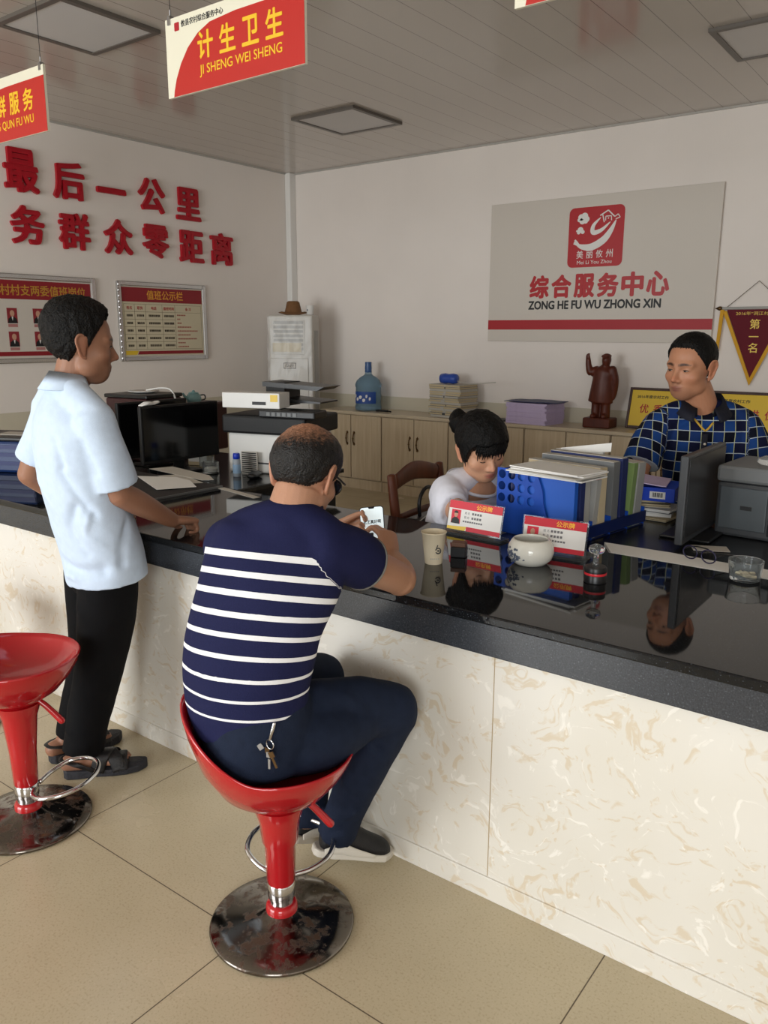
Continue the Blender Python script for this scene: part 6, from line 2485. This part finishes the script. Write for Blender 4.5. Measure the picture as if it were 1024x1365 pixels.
    ridges = [([(-1.60, 2.66, .98), (-1.56, 2.70, .90), (-1.54, 2.76, .84)], .016, .009), ([(-1.58, 2.62, .95), (-1.55, 2.66, .87), (-1.52, 2.72, .80)], .016, -.011),
              ([(-1.60, 2.90, .98), (-1.55, 2.86, .90), (-1.53, 2.80, .84)], .016, .008), ([(-1.53, 2.80, .90), (-1.52, 2.78, .78)], .018, -.008),
              ([(-1.66, 2.58, .99), (-1.60, 2.55, .93)], .012, .007), ([(-1.70, 2.58, .95), (-1.62, 2.53, .89)], .012, -.008), ([(-1.72, 2.60, .90), (-1.64, 2.53, .85)], .012, .006)]
    garment('top', t, g, wm, .0065, 4, ridges, .004, 10)
    # bare neckline
    nb = tube(G(), [np.array((-1.655, 2.801, .985)) + lat * .098 * math.cos(q) + np.array((.96, -.28, 0)) * .105 * math.sin(q) + np.array((0, 0, -.040)) * (math.sin(q)) for q in np.linspace(0, 2 * np.pi, 29)], .007, 8, 2, True)
    obj('neckband', nb, wm, t, world=True, smooth=True)
    # trousers
    tm = cloth_material('dark_trousers', (36, 36, 44), .8)
    g = G()
    for s in (-1, 1):
        h = np.array((-1.70, 2.84, .53)) + lat * s * .09
        k = h + f * .40 + lat * s * .03
        a = np.array((k[0] - .03, k[1], .11))
        limb(g, [h, (h + k) / 2, k], [.088, .08, .066], lat, 24, 6, (.5, .8))
        limb(g, [k, k * .6 + a * .4, a], [.064, .06, .055], lat, 24, 6, (.8, 0))
        g2 = limb(G(), [(a[0] - .03, a[1], .035), (a[0] + .06, a[1] - .02, .04), (a[0] + .17, a[1] - .05, .028)], [(.034, .034), (.038, .032), (.034, .024)], (0, 1, 0), 20)
        obj('shoe', g2, M['shoe_black'], t, world=True, smooth=True)
    garment('trousers', t, g, tm, .009, 3)


# ------------------------------------------------------------------ 4. man in the plaid shirt behind the counter
def plaid_material():
    m = cloth_material('blue_plaid_shirt', (24, 34, 74), .8)
    N = NT(m)
    u = N.attr('pu').outputs['Fac']
    v = N.attr('pv').outputs['Fac']
    per = .046

    def cell(x):
        k = N.math('DIVIDE', x, per)
        fl = N.math('FLOOR', k)
        fr = N.math('FRACT', k)
        d = N.math('ABSOLUTE', N.math('SUBTRACT', fr, .5))
        return fl, N.math('LESS_THAN', d, .034), fr
    fu, lu, ru = cell(u)
    fv, lv, rv = cell(v)
    par = N.math('MODULO', N.math('ABSOLUTE', N.math('ADD', N.math('FLOOR', N.math('ADD', N.math('DIVIDE', u, per), .5)), N.math('FLOOR', N.math('ADD', N.math('DIVIDE', v, per), .5)))), 2.0)
    pu = N.math('MODULO', N.math('ABSOLUTE', N.math('FLOOR', N.math('ADD', N.math('DIVIDE', u, per), .5))), 2.0)
    c = N.mix(par, lin((12, 15, 30)), lin((27, 62, 122)))
    c = N.mix(N.math('MULTIPLY', pu, .45), c, lin((22, 26, 64)))
    c = N.mix(lu, c, lin((168, 172, 132)))
    c = N.mix(lv, c, lin((176, 186, 196)))
    N.link(c, N.b.inputs['Base Color'])
    return m


def plaid_man():
    t = person('person in blue plaid shirt standing behind the counter, leaning forward', (-.98, 3.70, 0))
    f = np.array((.42, -.907, 0))
    lat = np.array((-.907, -.42, 0))     # his right, image left
    H = Head((-1.053, 3.570, 1.440), (-.30, -.954), R(7), R(2), 1.11, wide=1.05)
    S = (178, 126, 96)
    g = G()
    H.add(g)
    limb(g, [(-1.005, 3.645, 1.235), (-1.012, 3.625, 1.29), (-1.035, 3.592, 1.365)], [(.068, .066), (.064, .064), (.063, .066)], lat, caps=(.3, .3))
    limb(g, [(-.985, 3.74, .75), (-.985, 3.71, .95), (-.995, 3.67, 1.12), (-1.0, 3.65, 1.24)], [(.14, .1), (.14, .1), (.15, .09), (.08, .06)], lat)
    Rs, Re, Rw = np.array((-1.180, 3.555, 1.190)), np.array((-1.195, 3.430, 1.000)), np.array((-1.150, 3.290, .895))
    Ls, Le, Lw = np.array((-.832, 3.725, 1.190)), np.array((-.765, 3.690, .985)), np.array((-.800, 3.440, .885))
    for a, b, c in ((Rs, Re, Rw), (Ls, Le, Lw)):
        limb(g, [a, (a + b) / 2, b], [.056, .050, .044], lat)
        limb(g, [b, b * .65 + c * .35, c], [.045, .044, .029], lat)
    hand(g, Rw, (.3, -.92, -.12), (0, -.1, 1), (.9, .2, 0), (.2, .2, .2, .2), .3, 1.02)
    hand(g, Lw, (-.1, -.95, -.10), (0, -.1, 1), (-.9, 0, 0), (.2, .2, .2, .2), .3, 1.02)
    for s in (-1, 1):
        h = np.array((-.985, 3.75, .80)) + lat * s * .085
        k = h + (0, .03, -.37)
        a = h + (0, .06, -.71)
        limb(g, [h, k, a], [.08, .058, .04], lat)
        limb(g, [a, a + (0, 0, -.04), a + f * .13 + (0, 0, -.06)], [.038, .036, .026], lat)
    body_mesh(t, g, H, S, (124, 70, 64), (16, 13, 12), stubble=.3, voxel=.0034)
    H.eyes(t, .78)

    def line(az):
        return np.interp(az, [0, .45, .75, 1.0, 1.3, 1.5, 1.75, 2.0, 2.4, math.pi], [.080, .079, .074, .046, .014, -.012, .014, -.03, -.05, -.055])

    def thick(D, P, az):
        return .005 + .007 * np.clip(D[:, 2], 0, 1)
    H.hair(t, line, thick, M['hair'], .0016, 110, .012)
    # shirt
    sm = plaid_material()
    spine = [(-.985, 3.735, .80), (-.985, 3.715, .93), (-.990, 3.685, 1.06), (-.998, 3.660, 1.16), (-1.003, 3.648, 1.215), (-1.008, 3.640, 1.245)]
    g = G()
    limb(g, spine, [(.185, .135), (.185, .135), (.190, .130), (.195, .120), (.16, .095), (.085, .076)], lat, 44, 6, (.05, .15))
    limb(g, [Rs + (.02, .01, .01), (-1.10, 3.600, 1.232), (-1.005, 3.645, 1.252), (-.915, 3.690, 1.232), Ls + (-.02, 0, .01)], [.062, .062, .060, .062, .062], f, 24)
    limb(g, [Rs + (.02, .01, 0), Rs * .55 + Re * .45, Rs * .12 + Re * .88], [.074, .078, .082], lat, 28, 6, (.8, 0))
    limb(g, [Ls + (-.02, 0, 0), Ls * .55 + Le * .45, Ls * .12 + Le * .88], [.074, .078, .082], lat, 28, 6, (.8, 0))
    me = fuse(g, .0065, 5)
    ridges = [([(-1.15, 3.50, 1.14), (-1.10, 3.49, 1.02)], .016, -.010), ([(-.87, 3.62, 1.14), (-.88, 3.60, 1.02)], .016, -.010), ([(-1.05, 3.5, .98), (-.95, 3.55, .93)], .02, .007)]
    folds(me, ridges, .004, 8)
    V = getv(me)
    u = (V - np.array((-1.0, 3.65, 0))) @ lat
    v = V[:, 2] - .6
    # sleeves carry the pattern along the arm
    for s_, e_, sg in ((Rs, Re, 1), (Ls, Le, -1)):
        ax = (e_ - s_) / np.linalg.norm(e_ - s_)
        _, d = spine_coord2(V, np.array([s_ + ax * .03, e_]))
        rel = (V - np.array((-1.0, 3.66, 0))) @ lat * sg
        m = (d < .10) & (rel > .165)
        b0 = np.cross(ax, lat)
        ang = np.arctan2((V - s_) @ b0, ((V - s_) @ lat) * sg)
        u = np.where(m, ang * .078 + .4, u)
        v = np.where(m, -((V - s_) @ ax) + .59, v)
    put_f(me, 'pu', u + 4.6)
    put_f(me, 'pv', v + 4.6)
    so = obj('shirt', me, sm, t, world=True)
    # collar, open at the front with a yellow inner edge
    dm = mat('dark_navy_collar', (14, 17, 32), .8)
    g = G()
    c0 = np.array((-1.008, 3.638, 0))
    n = 44
    a = np.linspace(R(112), R(428), n)
    r0, r1, r2 = [], [], []
    for q in a:
        o = lat * math.cos(q) * 1.0 + f * math.sin(q)
        fr = max(0, math.sin(q))
        r0.append(c0 + o * (.074 + .012 * fr) + (0, 0, 1.262 - .030 * fr))
        r1.append(c0 + o * (.074 + .020 * fr) + (0, 0, 1.325 - .062 * fr))
        r2.append(c0 + o * (.108 + .036 * fr) + (0, 0, 1.270 - .058 * fr))
    F = []
    for k in range(n - 1):
        F += [(k, k + 1, n + k + 1, n + k), (n + k, n + k + 1, 2 * n + k + 1, 2 * n + k)]
    g.add(np.array(r0 + r1 + r2), F)
    o = obj('collar', g, dm, t, world=True, smooth=True)
    md = o.modifiers.new('thick', 'SOLIDIFY')
    md.thickness = .004
    # open neck: skin triangle and yellow lining
    ctr = c0 + f * .112
    g = G()
    obj('placket', limb(G(), [c0 + f * .122 + (0, 0, 1.165), c0 + f * .128 + (0, .0, 1.08), c0 + f * .118 + (0, .03, .95)], [(.012, .004), (.012, .004), (.012, .004)], lat, 12, 6, (.2, .2)), dm, t, world=True, smooth=True)
    obj('yellow_lining', tube(G(), [c0 + f * .098 + lat * .045 + (0, 0, 1.228), c0 + f * .118 + lat * .012 + (0, 0, 1.190), c0 + f * .118 - lat * .004 + (0, 0, 1.182), c0 + f * .110 - lat * .03 + (0, 0, 1.214)], .0045, 8, 4), mat('yellow_lining', (186, 150, 50), .7), t, world=True, smooth=True)
    for z in (1.125, 1.055):
        obj('button', lathe(G(), [(.001, .004), (.005, .003), (.0055, 0), (.001, -.002)], c0 + f * .131 + (0, 0, z), 14, M=np.stack([lat, np.array((0, 0, 1.0)), f], 1)), M['boardgrey'], t, world=True, smooth=True)
    tm = cloth_material('dark_grey_trousers', (34, 34, 38), .8)
    g = G()
    limb(g, [(-.985, 3.745, .74), (-.985, 3.742, .84)], [(.16, .12), (.155, .115)], lat, 32, 6, (.4, .3))
    for s in (-1, 1):
        h = np.array((-.985, 3.75, .80)) + lat * s * .085
        limb(g, [h, h + (0, .03, -.37), h + (0, .06, -.72)], [.095, .078, .07], lat, 24, 6, (.4, 0))
        g2 = limb(G(), [h + (0, .10, -.76), h + f * .08 + (0, .06, -.755), h + f * .20 + (0, .06, -.77)], [(.034, .034), (.040, .036), (.036, .026)], lat, 20)
        obj('shoe', g2, M['shoe_black'], t, world=True, smooth=True)
    garment('trousers', t, g, tm, .009, 3)


standing_man()
seated_man()
seated_woman()
plaid_man()


# ------------------------------------------------------------------ things people hold or carry
def phone():
    c = np.array((-1.447, 1.868, .998))
    # screen faces the man's face and tilts back
    n = np.array((.42, -.68, .60))
    n /= np.linalg.norm(n)
    u = np.array((.80, .58, .10))
    u = u - (u @ n) * n
    u /= np.linalg.norm(u)
    v = np.cross(n, u)
    A = np.stack([u, v, n], 1)
    t = thing('smartphone', 'white-screened smartphone held by the man in the striped shirt', 'phone', tuple(c))

    def P(pts, z, d):
        g = G()
        prism(g, pts, A @ np.array((0, 0, z)), A[:, 0], A[:, 1], d)
        return g
    W, Hh = .074, .156
    base = [(x - W / 2, y - Hh / 2) for x, y in rrect(W, Hh, .010)]
    obj('case', P(base, -.004, .008), M['black'], t, bevel=.0015)
    w2, h2 = W - .005, Hh - .007
    scr = [(x - w2 / 2, y - h2 / 2) for x, y in rrect(w2, h2, .008)]
    s = obj('screen', P(scr, .0042, .0006), mat('lit_phone_screen', (210, 222, 226), .3, emit=((214, 228, 232), .55)), t)
    obj('notch', P([(-.010, h2 / 2), (-.007, h2 / 2 - .005), (.007, h2 / 2 - .005), (.010, h2 / 2)][::-1], .0049, .0004), M['textblack'], t)
    g = G()
    put_text(g, '老王真好啊', A @ np.array((0, .026, .0049)), A[:, 0], A[:, 1], w=.054, h=.013, depth=.0004, bold=.02)
    obj('screen_text', g, M['textblack'], s)
    g = P([(-.016, -.028), (.002, -.028), (.002, -.010), (-.016, -.010)], .0049, .0004)
    obj('screen_picture', g, M['dgrey'], s)


phone()
t = thing('key_ring', 'bunch of keys hanging from the belt of the man on the red stool', 'keys', (-1.262, 1.232, .628))
g = G()
pts = [(.012 * math.cos(a), .0, .012 * math.sin(a)) for a in np.linspace(0, 2 * np.pi, 17)]
obj('ring', tube(g, pts, .0016, 6, 1, True), M['chrome'], t, smooth=True)
for k, (dx, dz, an) in enumerate(((-.012, -.02, 20), (0, -.026, 0), (.012, -.02, -25), (-.02, -.008, 50))):
    g = G()
    Mx = rot3(ry=R(an), rz=R(15))
    box(g, (dx, -.004 * k, dz), (.014, .002, .014), Mx)
    box(g, (dx * 1.8, -.004 * k, dz * 1.9), (.006, .002, .026), Mx)
    obj('key', g, M['steel'] if k % 2 else M['brass'], t)
obj('clip', limb(G(), [(0, 0, .012), (.008, 0, .035), (.012, .004, .055)], [.004, .0045, .004], (0, 1, 0), 10), M['chrome'], t, smooth=True)
